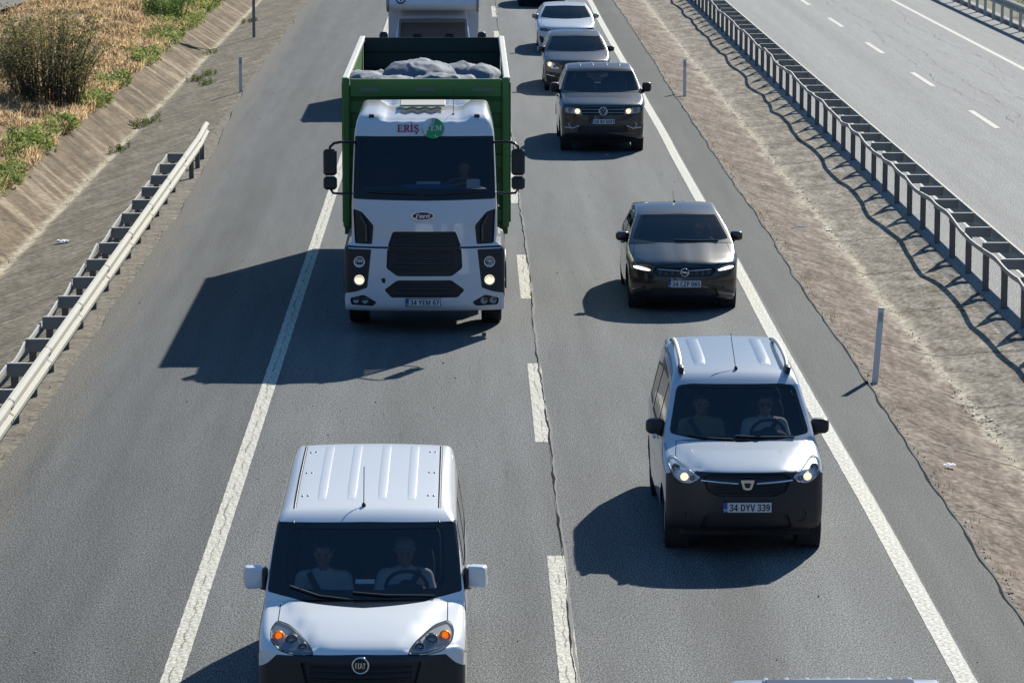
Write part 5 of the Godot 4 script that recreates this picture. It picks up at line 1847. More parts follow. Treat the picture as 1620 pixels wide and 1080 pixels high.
	for x in [-0.80, -0.27, 0.27, 0.80]:
		var rb := Soup.new()
		rb.box(Vector3(x, 2.36, z0 + 0.025), Vector3(0.09, 1.96, 0.06), 0.012)
		obj("upright", rb, M.green, head)
	for sx in [-1.0, 1.0]:
		var cp := Soup.new()
		cp.box(Vector3(sx * (hw - 0.045), 2.50, z0 + 0.01), Vector3(0.11, 2.36, 0.12), 0.015)
		obj("corner_post", cp, M.green, root)
	var tr := Soup.new()
	tr.box(Vector3(0, top - 0.14, z0 + 0.01), Vector3(hw * 2.0 - 0.22, 0.28, 0.10), 0.012)
	var rail := obj("front_rail", tr, M.green, root)
	for x in [-0.88, 0.0, 0.88]:
		var lp := Soup.new()
		lp.plate(soft2(pv2([x - 0.16, top - 0.20, x + 0.16, top - 0.20, x + 0.16, top - 0.13, x - 0.16, top - 0.13]), 0.03), 0.01, Transform3D(Basis.IDENTITY, Vector3(0, 0, z0 + 0.072)))
		obj("label_plate", lp, mat(lin(0.10, 0.16, 0.11), 0.5), rail)
	for sx in [-1.0, 1.0]:
		var sw := Soup.new()
		sw.box(Vector3(sx * (hw - 0.02), 2.46, (z0 + z1) * 0.5), Vector3(0.04, 2.30, z0 - z1 - 0.14))
		var so := obj("side_wall", sw, M.green, root)
		for k in 9:
			var st := Soup.new()
			st.box(Vector3(sx * (hw + 0.02), 2.44, z0 - 0.6 - 0.98 * k), Vector3(0.05, 2.24, 0.09), 0.01)
			obj("stake", st, M.green_dark, so)
		var tp := Soup.new()
		tp.box(Vector3(sx * (hw - 0.03), top - 0.02, (z0 + z1) * 0.5), Vector3(0.10, 0.09, z0 - z1), 0.015)
		obj("top_rail", tp, mat(lin(0.50, 0.49, 0.44), 0.5), root)  # coloured pale for the sun along the rail, light put into the colour
	var tg := Soup.new()
	tg.box(Vector3(0, 2.46, z1 + 0.04), Vector3(hw * 2.0 - 0.1, 2.36, 0.06))
	var to := obj("tailgate", tg, M.shaded_green, root)
	for k in 8:
		var bx := Soup.new()
		bx.box(Vector3(0, 1.5 + 0.29 * k, z1 + 0.085), Vector3(hw * 2.0 - 0.14, 0.26, 0.025), 0.006)
		obj("board", bx, M.shaded_green, to)
	tarp(Vector3(-0.68, 0, -51.95), hw, top, z0, z1)

# sheet thrown over the load
func tarp(o: Vector3, hw: float, top: float, z0: float, z1: float) -> void:
	var nz := noise(0.9, 41, 3)
	var rows := []
	for i in 130:
		var z := z0 - 0.10 - 8.8 * pow(i / 129.0, 1.7)
		var row := PackedVector3Array()
		for j in 91:
			var x := lerpf(-hw + 0.06, hw - 0.06, j / 90.0)
			var t := (z0 - z)
			# bulging sacks under the sheet, with creases where they meet
			var b := 0.0
			for q in [[-0.12, 1.5, 0.60, 0.75, 0.27], [0.86, 1.35, 0.36, 0.55, 0.20], [-0.98, 1.0, 0.30, 0.5, 0.13], [0.30, 0.55, 0.52, 0.35, 0.13], [-0.62, 0.55, 0.45, 0.35, 0.10], [0.52, 2.3, 0.4, 0.5, 0.16]]:
				var e := 1.0 - pow((x - q[0]) / q[2], 2.0) - pow((t - q[1]) / q[3], 2.0)
				if e > 0.0:
					b = maxf(b, q[4] * sqrt(e))
			var wob2 := nz.get_noise_2d(x * 1.5, z * 1.2)
			var fold := 0.028 * pow(1.0 - absf(nz.get_noise_2d(x * 1.6 + z * 0.7, z * 1.3 + 30.0)), 5.0) + 0.025 * pow(absf(sin(x * 3.0 - z * 2.4 + 2.5 * wob2)), 10.0)
			fold *= smoothstep(0.0, 0.15, t)
			var y := top - 0.10 + b + fold - 0.75 * smoothstep(2.6, 4.2, t)
			row.append(Vector3(x, y, z))
		rows.append(row)
	var s := Soup.new()
	s.grid(rows, Vector3(0, -1e4, 0))
	var m := mat(lin(0.12, 0.145, 0.185), 0.8)
	var t2 := obj("tarpaulin", s, m, null, o)
	tag(t2, "grey tarpaulin bulging over the load of the green tipper truck", "tarpaulin")

func camper() -> void:
	var root := thing("motorhome", "white motorhome with a sleeping alcove over its cab, behind the green truck", "motorhome", Vector3(-0.93, 0, -88.5))
	var X := func(z: float, y: float) -> float:
		var w := 1.0
		w -= 0.12 * pow(clampf((z + 0.9) / 0.9, 0, 1), 2.0)
		var up := maxf(0.0, y - 1.25)
		return w - 0.07 * up - 0.05 * up * up
	var m := paint(lin(0.72, 0.74, 0.77))
	var sp := {
		"root": root, "X": X, "length": 2.4, "width": 2.0, "paint": m, "belt": 1.35,
		"profile": [[-0.12, 0.30, 0.30, 0.0, 0.06, 1], [0.0, 0.55, 0.32, 0.0, 0.08, 0], [-0.03, 0.95, 0.30, 0.0, 0.10, 0], [-0.15, 1.15, 0.26, 0.01, 0.10, 0], [-0.75, 1.38, 0.14, 0.02, 0.06, 1], [-1.2, 1.85, 0.10, 0.0, 0.045, 0], [-1.60, 2.24, 0.06, 0.01, 0.05, 1], [-1.80, 2.33, 0.04, 0.02, 0.08, 0], [-2.35, 2.36, 0.0, 0.03, 0.10, 0], [-2.4, 1.2, 0.0, 0.0, 0.05, 1]],
		"wheels": [[-0.95, 0.35]],
		"screen_frame": soft2(pv2([-0.93, 1.42, 0, 1.38, 0.93, 1.42, 0.87, 2.22, 0, 2.24, -0.87, 2.22]), 0.03),
		"screen": soft2(pv2([-0.87, 1.46, 0, 1.43, 0.87, 1.46, 0.82, 2.13, -0.82, 2.13]), 0.05), "frame_mat": M.rim_grey,
		"windows": [pv2([-1.05, 1.42, -1.6, 1.98, -2.2, 2.0, -2.22, 1.38])],
		"lamp": soft2(pv2([-0.62, 0.85, -0.86, 0.88, -0.90, 1.02, -0.66, 1.02]), 0.03), "lamps": [[-0.74, 0.94, 0.06, "off"]],
		"bumper": pv2([-1.1, 0.2, -1.1, 0.70, 1.1, 0.70, 1.1, 0.2]),
		"cabin": {"dash_y": 1.38, "dash_z": -1.10, "driver_x": 0.42, "seats": [-0.42, 0.42], "seat_y": 0.85, "seat_z": -1.85},
		"mirror": [1.265, 1.74, -1.0, Vector3(0.11, 0.19, 0.07)], "mirror_mat": M.plastic,
	}
	build_car(sp)
	var house := Soup.new()
	var side := soft2(pv2([2.36, 0.55, 2.36, 2.42, 1.35, 2.44, 1.12, 2.50, 1.02, 2.66, 1.18, 2.92, 2.2, 3.10, 6.4, 3.10, 6.5, 0.55]), 0.10, 6)
	house.plate(side, 2.34, Transform3D(Basis(Vector3(0, 0, -1), Vector3.UP, Vector3(1, 0, 0)), Vector3(1.17, 0, 0)))
	obj("living_cabin", house, m, root)
	for sx in [-1.0, 1.0]:
		var rail := Soup.new()
		var pts := PackedVector3Array()
		for q in [[1.30, 2.445], [1.10, 2.52], [1.01, 2.66], [1.16, 2.92], [2.2, 3.105]]:
			pts.append(Vector3(sx * 1.16, q[1], -q[0]))
		rail.tube(pts, 0.035, 8)
		obj("corner_rail", rail, M.rim_grey, root)
		wheel(root, Vector3(sx * 0.95, 0.35, -4.7), 0.35, 0.24, 0.22, M.rim_grey, 6)
		var win := Soup.new()
		win.box(Vector3(sx * 1.172, 2.05, -4.0), Vector3(0.02, 0.5, 1.0), 0.008)
		obj("side_window", win, M.gloss, root)
	# round emblem with a line of small print under it
	var at := Transform3D(Basis(Vector3.RIGHT, -0.42), Vector3(-0.82, 2.755, -1.055))
	var e := Soup.new()
	e.plate(ring2(Vector2.ZERO, 0.125, 28), 0.01, at)
	var eo := obj("emblem", e, mat(lin(0.03, 0.035, 0.05), 0.5), root)
	var f := Soup.new()
	f.plate(ring2(Vector2(0, 0.01), 0.095, 24), 0.003, at.translated_local(Vector3(0, 0, 0.004)))
	obj("emblem_face", f, m, eo)
	var d := Soup.new()
	for q in [ring2(Vector2(-0.04, 0.03), 0.024, 14), ring2(Vector2(0.04, 0.03), 0.024, 14), ring2(Vector2(0, -0.035), 0.022, 14)]:
		d.plate(q, 0.003, at.translated_local(Vector3(0, 0, 0.008)))
	obj("emblem_marks", d, M.black, eo)
	# rear underside so that light does not pass below the living cabin
	var ub := Soup.new()
	ub.box(Vector3(0, 0.50, -4.4), Vector3(1.7, 0.2, 4.0))
	obj("underframe", ub, M.black, root)

func w_beam(x: Callable, d0: float, d1: float, yc: float, face: float) -> Soup:
	var s := Soup.new()
	var sec := [[-0.155, 0.0], [-0.150, 0.03], [-0.118, 0.078], [-0.062, 0.082], [-0.022, 0.02], [0.0, 0.008], [0.022, 0.02], [0.062, 0.082], [0.118, 0.078], [0.150, 0.03], [0.155, 0.0]]
	for lay in [0.0, -0.004]:
		var rows := []
		var m := maxi(2, int((d1 - d0) / 0.8))
		for i in m + 1:
			var d := lerpf(d0, d1, float(i) / m)
			var row := PackedVector3Array()
			for q in sec:
				row.append(Vector3(x.call(d) + face * (q[1] + lay), yc + q[0], -d))
			rows.append(row)
		var want := face if lay == 0.0 else -face
		for k in rows.size() - 1:
			for j in sec.size() - 1:
				var dy: float = sec[j + 1][0] - sec[j][0]
				var dx: float = sec[j + 1][1] - sec[j][1]
				s.quad(rows[k][j], rows[k][j + 1], rows[k + 1][j + 1], rows[k + 1][j], Vector3(dy * want, -dx * (1.0 if lay == 0.0 else -1.0), 0).normalized())
	return s

# channel-section spacer lying across, from 0 to len along x, top at 0
func spacer_shape(length: float, tall := 0.17) -> ArrayMesh:
	var s := Soup.new()
	s.box(Vector3(length * 0.5, -tall * 0.5, 0), Vector3(length, tall, 0.008))
	s.box(Vector3(length * 0.5, -tall + 0.004, -0.033), Vector3(length, 0.008, 0.058))
	return s.mesh()

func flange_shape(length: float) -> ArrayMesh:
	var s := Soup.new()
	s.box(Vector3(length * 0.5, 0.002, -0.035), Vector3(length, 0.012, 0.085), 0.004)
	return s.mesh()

func post_shape(h: float) -> ArrayMesh:
	var s := Soup.new()
	s.box(Vector3(0, h * 0.5 - 0.2, 0), Vector3(0.10, h + 0.4, 0.006))
	for sx in [-1.0, 1.0]:
		s.box(Vector3(sx * 0.047, h * 0.5 - 0.2, -0.028), Vector3(0.006, h + 0.4, 0.05))
	return s.mesh()

func strap_piece(a: Vector3, b: Vector3, bow: Vector3, tall := 0.07) -> Soup:
	var rows := []
	for k in 9:
		var t := k / 8.0
		var p := a.lerp(b, smoothstep(0.0, 1.0, t) * 0.5 + t * 0.5) + bow * sin(t * PI)
		var yk := lerpf(a.y, b.y, smoothstep(0.0, 1.0, t)) + bow.y * sin(t * PI)
		rows.append([Vector3(p.x, yk + tall * 0.5, lerpf(a.z, b.z, t)), Vector3(p.x, yk - tall * 0.5, lerpf(a.z, b.z, t))])
	var s := Soup.new()
	for k in 8:
		for sx in [-1.0, 1.0]:
			var o := Vector3(sx * 0.006, 0, 0)
			s.quad(rows[k][0] + o, rows[k + 1][0] + o, rows[k + 1][1] + o, rows[k][1] + o, Vector3(sx, 0, 0))
		var o2 := Vector3(0.006, 0, 0)
		s.quad(rows[k][0] - o2 * 3.0, rows[k + 1][0] - o2 * 3.0, rows[k + 1][0] + o2 * 1.5, rows[k][0] + o2 * 1.5, Vector3.UP)
	return s

func barriers() -> void:
	var r := RandomNumberGenerator.new()
	r.seed = 5
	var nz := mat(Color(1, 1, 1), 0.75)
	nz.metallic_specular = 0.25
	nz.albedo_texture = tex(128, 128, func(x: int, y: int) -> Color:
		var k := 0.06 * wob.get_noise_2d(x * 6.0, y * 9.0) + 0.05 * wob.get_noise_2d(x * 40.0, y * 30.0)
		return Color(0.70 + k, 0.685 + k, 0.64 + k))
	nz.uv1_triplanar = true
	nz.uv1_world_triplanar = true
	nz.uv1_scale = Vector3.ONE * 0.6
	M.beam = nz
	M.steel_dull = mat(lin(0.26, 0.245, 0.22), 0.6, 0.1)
	# left guardrail
	var g := thing("guardrail", "pale steel guardrail with open spacers along the left verge, ending beside the concrete ditch", "guardrail")
	var bx := func(d: float) -> float: return lerpf(-5.68, -5.84, clampf((d - 41.0) / 36.0, 0, 1)) - 0.05 * smoothstep(74.0, 77.6, d)
	var d := 6.0
	while d < 77.0:
		var e := minf(d + 4.0, 77.4)
		var s := w_beam(bx, d, e + 0.12, 0.625, 1.0)
		for q in [0.06, 0.2]:
			for y in [0.54, 0.71]:
				s.box(Vector3(bx.call(e) + 0.086, y, -e + q), Vector3(0.016, 0.035, 0.04))
		obj("rail", s, M.beam, g)
		d = e + 0.01
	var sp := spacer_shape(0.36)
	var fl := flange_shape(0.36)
	var ps := post_shape(0.70)
	var prev := Vector3.ZERO
	for k in 33:
		var dd := 70.9 - 2.0 * k
		var x: float = bx.call(dd)
		obj("spacer_lit_top", fl, M.beam, obj("spacer", sp, M.steel_dull, g, Vector3(x - 0.36, 0.755, -dd)))  # top flange coloured paler than its web, sunlight put into the colour
		obj("post", ps, M.zinc, g, Vector3(x - 0.26, -0.06, -dd))
		var tip := Vector3(x - 0.37 + r.randf_range(-0.02, 0.02), 0.69 + r.randf_range(-0.04, 0.04), -dd)
		if k:
			obj("strap", strap_piece(prev, tip, Vector3(r.randf_range(-0.05, 0.0), r.randf_range(-0.10, -0.02), 0)), M.zinc, g)
		prev = tip
	for dd in [73.4, 75.4, 77.2]:
		obj("post", ps, M.zinc, g, Vector3(bx.call(dd) - 0.07, -0.06, -dd))
	# median barrier: beam faces the opposite carriageway
	var m := thing("median_barrier", "grey steel barrier on the median with wavy rear strap, beside the opposite carriageway", "guardrail")
	var mx := func(_d: float) -> float: return 8.88
	d = 6.0
	while d < 172.0:
		var s := w_beam(mx, d, d + 4.1, 0.645, 1.0)
		obj("rail", s, M.beam, m)
		d += 4.0
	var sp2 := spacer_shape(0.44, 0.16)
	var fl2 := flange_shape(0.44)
	var strap_m := mat(lin(0.34, 0.33, 0.31), 0.7)
	var dark := mat(lin(0.15, 0.135, 0.12), 0.65, 0.1)
	for k in 82:
		var dd := 6.5 + 2.0 * k
		obj("spacer_lit_top", fl2, M.beam, obj("spacer", sp2, M.steel_dull, m, Vector3(8.43, 0.79, -dd)))  # same here: sunlit look of the flange is painted by the paler colour
		obj("post", ps, dark, m, Vector3(8.50, 0.02, -dd))
		var wv := 0.045 * sin(dd * 0.85) + 0.012 * sin(dd * 2.1 + 1.0)
		var tip := Vector3(8.41 + r.randf_range(-0.012, 0.008) - wv * 0.3, 0.73 + wv + r.randf_range(-0.02, 0.02), -dd)
		if k:
			obj("strap", strap_piece(prev, tip, Vector3(r.randf_range(-0.03, 0.01), r.randf_range(-0.025, 0.01), 0), 0.085), strap_m, m)
		prev = tip
	# far right barrier
	var f := thing("roadside_barrier", "steel barrier on the far side of the opposite carriageway, top right corner", "guardrail")
	var fx := func(_d: float) -> float: return 18.42
	d = 70.0
	while d < 170.0:
		obj("rail", w_beam(fx, d, d + 4.1, 0.80, -1.0), M.beam, f)
		d += 4.0
	var ps2 := post_shape(0.93)
	for k in 50:
		obj("post", ps2, M.zinc, f, Vector3(18.50, 0.0, -70.5 - 2.0 * k))
	var kb := Soup.new()
	kb.box(Vector3(18.75, 0.05, -170.0), Vector3(0.28, 0.20, 300.0), 0.02)
	struct("far_kerb", kb, mat(lin(0.22, 0.21, 0.2), 0.9))
	# marker posts
	var pm := mat(lin(0.66, 0.67, 0.65), 0.6)
	var ptex := [["pale plastic marker post at the asphalt edge beside the silver passenger van", Vector3(5.70, -0.10, -48.1), 1.10, 0.035], ["pale plastic marker post at the asphalt edge beside the dark pickup", Vector3(5.82, -0.2, -93.6), 1.1, 0.0], ["pale plastic marker post on the left concrete slope beyond the guardrail end", Vector3(-6.2, -0.06, -94.3), 0.98, 0.0]]
	for q in ptex:
		var t := thing("marker_post", q[0], "marker post", q[1], "plastic marker posts along the road edges")
		t.rotation.z = -q[3] * 2.0
		var s := Soup.new()
		var sec := soft2(pv2([-0.045, 0.02, 0.045, 0.02, 0.04, -0.02, 0.0, -0.028, -0.04, -0.02]), 0.012)
		s.plate(sec, q[2], Transform3D(Basis(Vector3.RIGHT, Vector3.BACK, Vector3.UP).rotated(Vector3.UP, 0.0), Vector3(0, q[2], 0)))
		obj("post", s, pm, t)
		var rf := Soup.new()
		rf.box(Vector3(0, q[2] - 0.14, 0.026), Vector3(0.05, 0.13, 0.006), 0.002)
		obj("reflector", rf, mat(lin(0.42, 0.40, 0.36), 0.4), t)
	# sign on a tall post; its board is above the picture but throws a shadow into the ditch
	var sg := thing("road_sign", "grey metal sign post standing in the concrete ditch near the top of the picture", "road sign", Vector3(-7.2, -0.30, -116.6))
	var sps := Soup.new()
	sps.box(Vector3(0, 1.6, 0), Vector3(0.10, 3.4, 0.06), 0.008)
	obj("post", sps, mat(lin(0.22, 0.22, 0.215), 0.5, 0.3), sg)
	var bd := Soup.new()
	bd.plate(soft2(pv2([-0.30, 2.55, 0.30, 2.55, 0.30, 3.25, -0.30, 3.25]), 0.05), 0.012, Transform3D(Basis.IDENTITY, Vector3(0, 0, 0.06)))
	obj("board", bd, mat(lin(0.45, 0.45, 0.45), 0.5), sg)

func multi(called: String, mesh: Mesh, mt: Material, xf: Array, cols: Array, parent: Node = null) -> MultiMeshInstance3D:
	var mm := MultiMesh.new()
	mm.transform_format = MultiMesh.TRANSFORM_3D
	mm.use_colors = true
	mm.mesh = mesh
	mm.instance_count = xf.size()
	for i in xf.size():
		mm.set_instance_transform(i, xf[i])
		mm.set_instance_color(i, cols[i])
	mt.vertex_color_use_as_albedo = true
	var o := MultiMeshInstance3D.new()
	o.multimesh = mm
	o.material_override = mt
	o.name = numbered(called) if parent == null else called
	(self if parent == null else parent).add_child(o, true)
	o.set_meta("kind", "stuff")
	return o

func tuft(r: RandomNumberGenerator, blades: int, h: float, spread: float, w: float) -> ArrayMesh:
	var s := Soup.new()
	for i in blades:
		var a := r.randf() * TAU
		var o := Vector3(r.randf_range(-1, 1), 0, r.randf_range(-1, 1)) * spread * 0.4
		var dir := Vector3(cos(a), 0, sin(a))
		var sd := Vector3(-dir.z, 0, dir.x) * w * r.randf_range(0.6, 1.2)
		var hh := h * r.randf_range(0.5, 1.0)
		var lean := spread * r.randf_range(0.2, 1.0)
		var p1 := o + dir * lean * 0.35 + Vector3(0, hh * 0.6, 0)
		var p2 := o + dir * lean + Vector3(0, hh, 0)
		var nn := (dir * 0.4 + Vector3.UP).normalized()
		s.tri(o - sd, o + sd, p1 + sd * 0.8, nn, nn, nn)
		s.tri(o - sd, p1 + sd * 0.8, p1 - sd * 0.8, nn, nn, nn)
		s.tri(p1 - sd * 0.8, p1 + sd * 0.8, p2, nn, nn, nn)
	return s.mesh()

func leafy(s: Soup, r: RandomNumberGenerator, c: Vector3, sz: float) -> void:
	var bs := Basis.from_euler(Vector3(r.randf_range(-1.1, 1.1), r.randf() * TAU, r.randf_range(-1.1, 1.1)))
	var l := sz * r.randf_range(0.7, 1.3)
	var w := l * 0.42
	var n := bs.y
	s.tri(c, c + bs * Vector3(w, 0, l * 0.5), c + bs * Vector3(0, -l * 0.1, l), n, n, n)
	s.tri(c, c + bs * Vector3(0, -l * 0.1, l), c + bs * Vector3(-w, 0, l * 0.5), n, n, n)

func field_y(x: float, d: float, nf: FastNoiseLite) -> float:
	var t := x + 9.6
	return 0.04 + 0.35 * smoothstep(0.0, 3.0, -t) + 0.16 * nf.get_noise_2d(x * 6.0, d * 4.0)

func verge() -> void:
	var r := RandomNumberGenerator.new()
	r.seed = 77
	var nf := noise(0.03, 95, 4)
	var nd := noise(0.22, 96, 3)
	var straw := mat(Color.WHITE, 0.9)
	straw.backlight_enabled = true
	straw.backlight = Color(0.35, 0.35, 0.35)
	var leaf := mat(Color.WHITE, 0.95)
	leaf.backlight_enabled = true
	leaf.backlight = Color(0.9, 0.9, 0.9)
	# dry grass
	for v in 3:
		var xf := []
		var cols := []
		var tm := tuft(r, 18, 0.22 + 0.08 * v, 0.30, 0.007)
		for i in 9000:
			var d := lerpf(58.0, 150.0, pow(r.randf(), 0.8))
			var x := -9.55 - 11.0 * pow(r.randf(), 1.3)
			if x < -16.0 and x > -19.5 and d > 95.0:
				continue
			if nd.get_noise_2d(x * 2.0, d * 1.2) < -0.12:
				continue
			var sc := r.randf_range(0.5, 1.15)
			xf.append(Transform3D(Basis(Vector3.UP, r.randf() * TAU).scaled(Vector3(sc, sc * r.randf_range(0.6, 1.2), sc)), Vector3(x, field_y(x, d, nf) - 0.01, -d)))
			var k := r.randf()
			cols.append(Color(0.52, 0.31, 0.13).lerp(Color(0.72, 0.53, 0.30), k) * r.randf_range(0.75, 1.1))
		multi("dry_grass", tm, straw, xf, cols)
	# green weeds along the bank
	var gx := []
	var gc := []
	var spots := [[-9.8, 72.5, 0.45, 1.6], [-10.0, 78.5, 0.45, 2.0], [-9.85, 83.0, 0.4, 1.2], [-9.75, 90.0, 0.45, 2.2], [-9.85, 96.0, 0.4, 1.5], [-9.75, 104.0, 0.45, 1.8], [-9.9, 113.0, 0.6, 2.6], [-10.0, 120.0, 0.8, 4.0], [-10.2, 131.0, 0.9, 6.0], [-9.8, 66.0, 0.4, 3.0], [-9.8, 61.0, 0.35, 2.0]]
	for q in spots:
		for i in int(120 * q[3] / 3.0):
			var d: float = q[1] + r.randfn() * q[3] * 0.5
			var x: float = minf(q[0] + r.randfn() * q[2] * 0.6, -9.42)
			var sc := r.randf_range(0.3, 0.95)
			gx.append(Transform3D(Basis(Vector3.UP, r.randf() * TAU).scaled(Vector3(sc, sc, sc)), Vector3(x, field_y(x, d, nf) - 0.02, -d)))
			gc.append(Color(0.17, 0.24, 0.05).lerp(Color(0.42, 0.44, 0.16), r.randf()))
	var ws := Soup.new()
	for i in 46:
		leafy(ws, r, Vector3(r.randf_range(-0.15, 0.15), r.randf_range(0.03, 0.40), r.randf_range(-0.15, 0.15)), 0.09)
	multi("green_weeds", ws.mesh(), leaf, gx, gc)
	# weeds in the joints of the left slope and dry tufts along the right asphalt edge
	var jx := []
	var jc := []
	for q in [[-8.45, 88.0], [-8.2, 88.8], [-7.9, 101.0], [-7.6, 102.5], [-8.3, 82.0], [-8.35, 112.0], [-8.0, 126.0], [-7.5, 99.0]]:
		for i in 14:
			var x: float = q[0] + r.randfn() * 0.13
			var d: float = q[1] + r.randfn() * 0.3
			var sc := r.randf_range(0.2, 0.45)
			jx.append(Transform3D(Basis(Vector3.UP, r.randf() * TAU).scaled(Vector3(sc, sc, sc)), Vector3(x, -0.04 - 0.32 * clampf((-6.2 - x) / 2.1, 0, 1), -d)))
			jc.append(Color(0.10, 0.14, 0.035).lerp(Color(0.22, 0.24, 0.10), r.randf()))
	multi("joint_weeds", ws.mesh(), leaf, jx, jc)
	var ex := []
	var ec := []
	var dt := tuft(r, 7, 0.17, 0.17, 0.003)
	for i in 1100:
		var d := lerpf(36.0, 120.0, r.randf())
		if nd.get_noise_2d(d * 1.6, 12.0) < -0.2 + 0.3 * r.randf():
			continue
		var x := edge_right(d) + 0.10 + absf(r.randfn()) * 0.13
		var sc := r.randf_range(0.2, 1.0) * r.randf_range(0.5, 1.1)
		ex.append(Transform3D(Basis(Vector3.UP, r.randf() * TAU).scaled(Vector3(sc, sc, sc)), Vector3(x, -0.08, -d)))
		ec.append(Color(0.20, 0.13, 0.085).lerp(Color(0.36, 0.28, 0.17), r.randf()))
	multi("edge_grass", dt, straw, ex, ec)
	# gravel and crumbs along the edges and channels
	var cx := []
	var cc := []
	var cs := Soup.new()
	cs.box(Vector3(0, 0.3, 0), Vector3(1, 0.6, 0.8), 0.25)
	for i in 2600:
		var d := lerpf(32.0, 125.0, pow(r.randf(), 1.3))
		var k := r.randf()
		var p := Vector3.ZERO
		if k < 0.35:
			p = Vector3(edge_right(d) + 0.02 + r.randfn() * 0.06, -0.04, -d)
		elif k < 0.6:
			p = Vector3(6.95 + r.randfn() * 0.09, -0.285, -d)
		elif k < 0.8:
			p = Vector3(-8.35 + r.randfn() * 0.09, -0.36, -d)
		elif k < 0.93:
			p = Vector3(edge_left(d) - 0.05 + r.randfn() * 0.15, -0.015, -d)
		else:
			p = Vector3(r.randf_range(-5.4, 5.4), 0.0, -d)
		var sc := r.randf_range(0.008, 0.028)
		cx.append(Transform3D(Basis.from_euler(Vector3(r.randf(), r.randf() * TAU, r.randf())).scaled(Vector3.ONE * sc), p))
		cc.append(Color(0.10, 0.09, 0.08).lerp(Color(0.55, 0.52, 0.47), pow(r.randf(), 1.5)))
	multi("gravel", cs.mesh(), mat(Color.WHITE, 0.9), cx, cc)
	# litter heaps caught in the median channel
	var lx := []
	var lc := []
	for q in [[7.02, 79.6, 26], [7.05, 78.6, 20], [7.12, 72.6, 22], [7.15, 71.3, 16], [7.02, 47.6, 26], [7.1, 46.4, 30], [7.18, 45.6, 22], [6.95, 51.0, 8]]:
		for i in q[2]:
			var sc := Vector3(r.randf_range(0.015, 0.075), r.randf_range(0.006, 0.02), r.randf_range(0.02, 0.10))
			lx.append(Transform3D(Basis.from_euler(Vector3(r.randf_range(-0.3, 0.3), r.randf() * TAU, r.randf_range(-0.3, 0.3))).scaled(sc), Vector3(q[0] - 0.12 + r.randfn() * 0.10, -0.28 + 0.01 * r.randf(), -q[1] + r.randfn() * 0.35)))
			lc.append(Color(0.05, 0.04, 0.03).lerp(Color(0.6, 0.57, 0.5), pow(r.randf(), 1.2)))
	multi("litter_heaps", cs.mesh(), mat(Color.WHITE, 0.85), lx, lc)
	for q in [["crumpled white paper lying on the left concrete slope below the guardrail", -7.6, -0.24, -64.6, 0.11], ["crumpled white tissue at the brown edge of the median ditch, near the bottom", 5.95, -0.10, -42.2, 0.07], ["small white scrap in the middle of the median ditch beside the barrier shadows", 7.75, -0.165, -57.0, 0.055], ["pale scrap in the median channel beside the black hatchback", 6.95, -0.28, -66.5, 0.06]]:
		var s := Soup.new()
		var rows := []
		for i in 7:
			var row := PackedVector3Array()
			for j in 7:
				row.append(Vector3((i - 3) * 0.33 + r.randf_range(-0.1, 0.1), 0.06 + r.randf_range(0.0, 0.45), (j - 3) * 0.33 + r.randf_range(-0.1, 0.1)) * q[4])
			rows.append(row)
		s.grid(rows, Vector3(0, -9, 0))
		tag(obj("paper_scrap", s, M.paper, null, Vector3(q[1], q[2], q[3])), q[0], "litter")
	var st := Soup.new()
	st.tube(PackedVector3Array([Vector3(-0.16, 0.02, 0.05), Vector3(0.16, 0.03, -0.05)]), 0.012, 6)
	tag(obj("white_stick", st, M.paper, null, Vector3(6.32, -0.17, -66.0)), "short white stick on the brown slope right of the black hatchback", "litter")
	bush(Vector3(-10.75, 0.1, -88.6), 1.5, 2.9, 150, 12000, "dense dark bush of bare stems and olive leaves in the dry field", 0, Color(0.165, 0.155, 0.06))
	bush(Vector3(-10.6, 0.2, -128.5), 1.3, 1.9, 34, 4200, "leafy bright green shrub on the bank at the top, beyond the dark bush", 1, Color(0.17, 0.25, 0.055))
	bush(Vector3(-10.4, 0.2, -120.5), 1.05, 1.25, 26, 3000, "low green shrub on the bank between the dark bush and the taller shrub", 2, Color(0.16, 0.24, 0.06))
	bush(Vector3(-12.9, 0.3, -94.0), 0.9, 1.9, 40, 1500, "thin olive bush behind the dense dark bush at the left edge", 3, Color(0.08, 0.10, 0.035))
	bush(Vector3(20.4, -0.3, -116.0), 1.3, 1.7, 26, 2600, "green bush behind the far barrier in the top right corner", 4, Color(0.05, 0.075, 0.025))
	bush(Vector3(20.8, -0.3, -124.0), 1.6, 2.1, 26, 2600, "larger green bush behind the far barrier, second from the right edge", 5, Color(0.06, 0.085, 0.03))

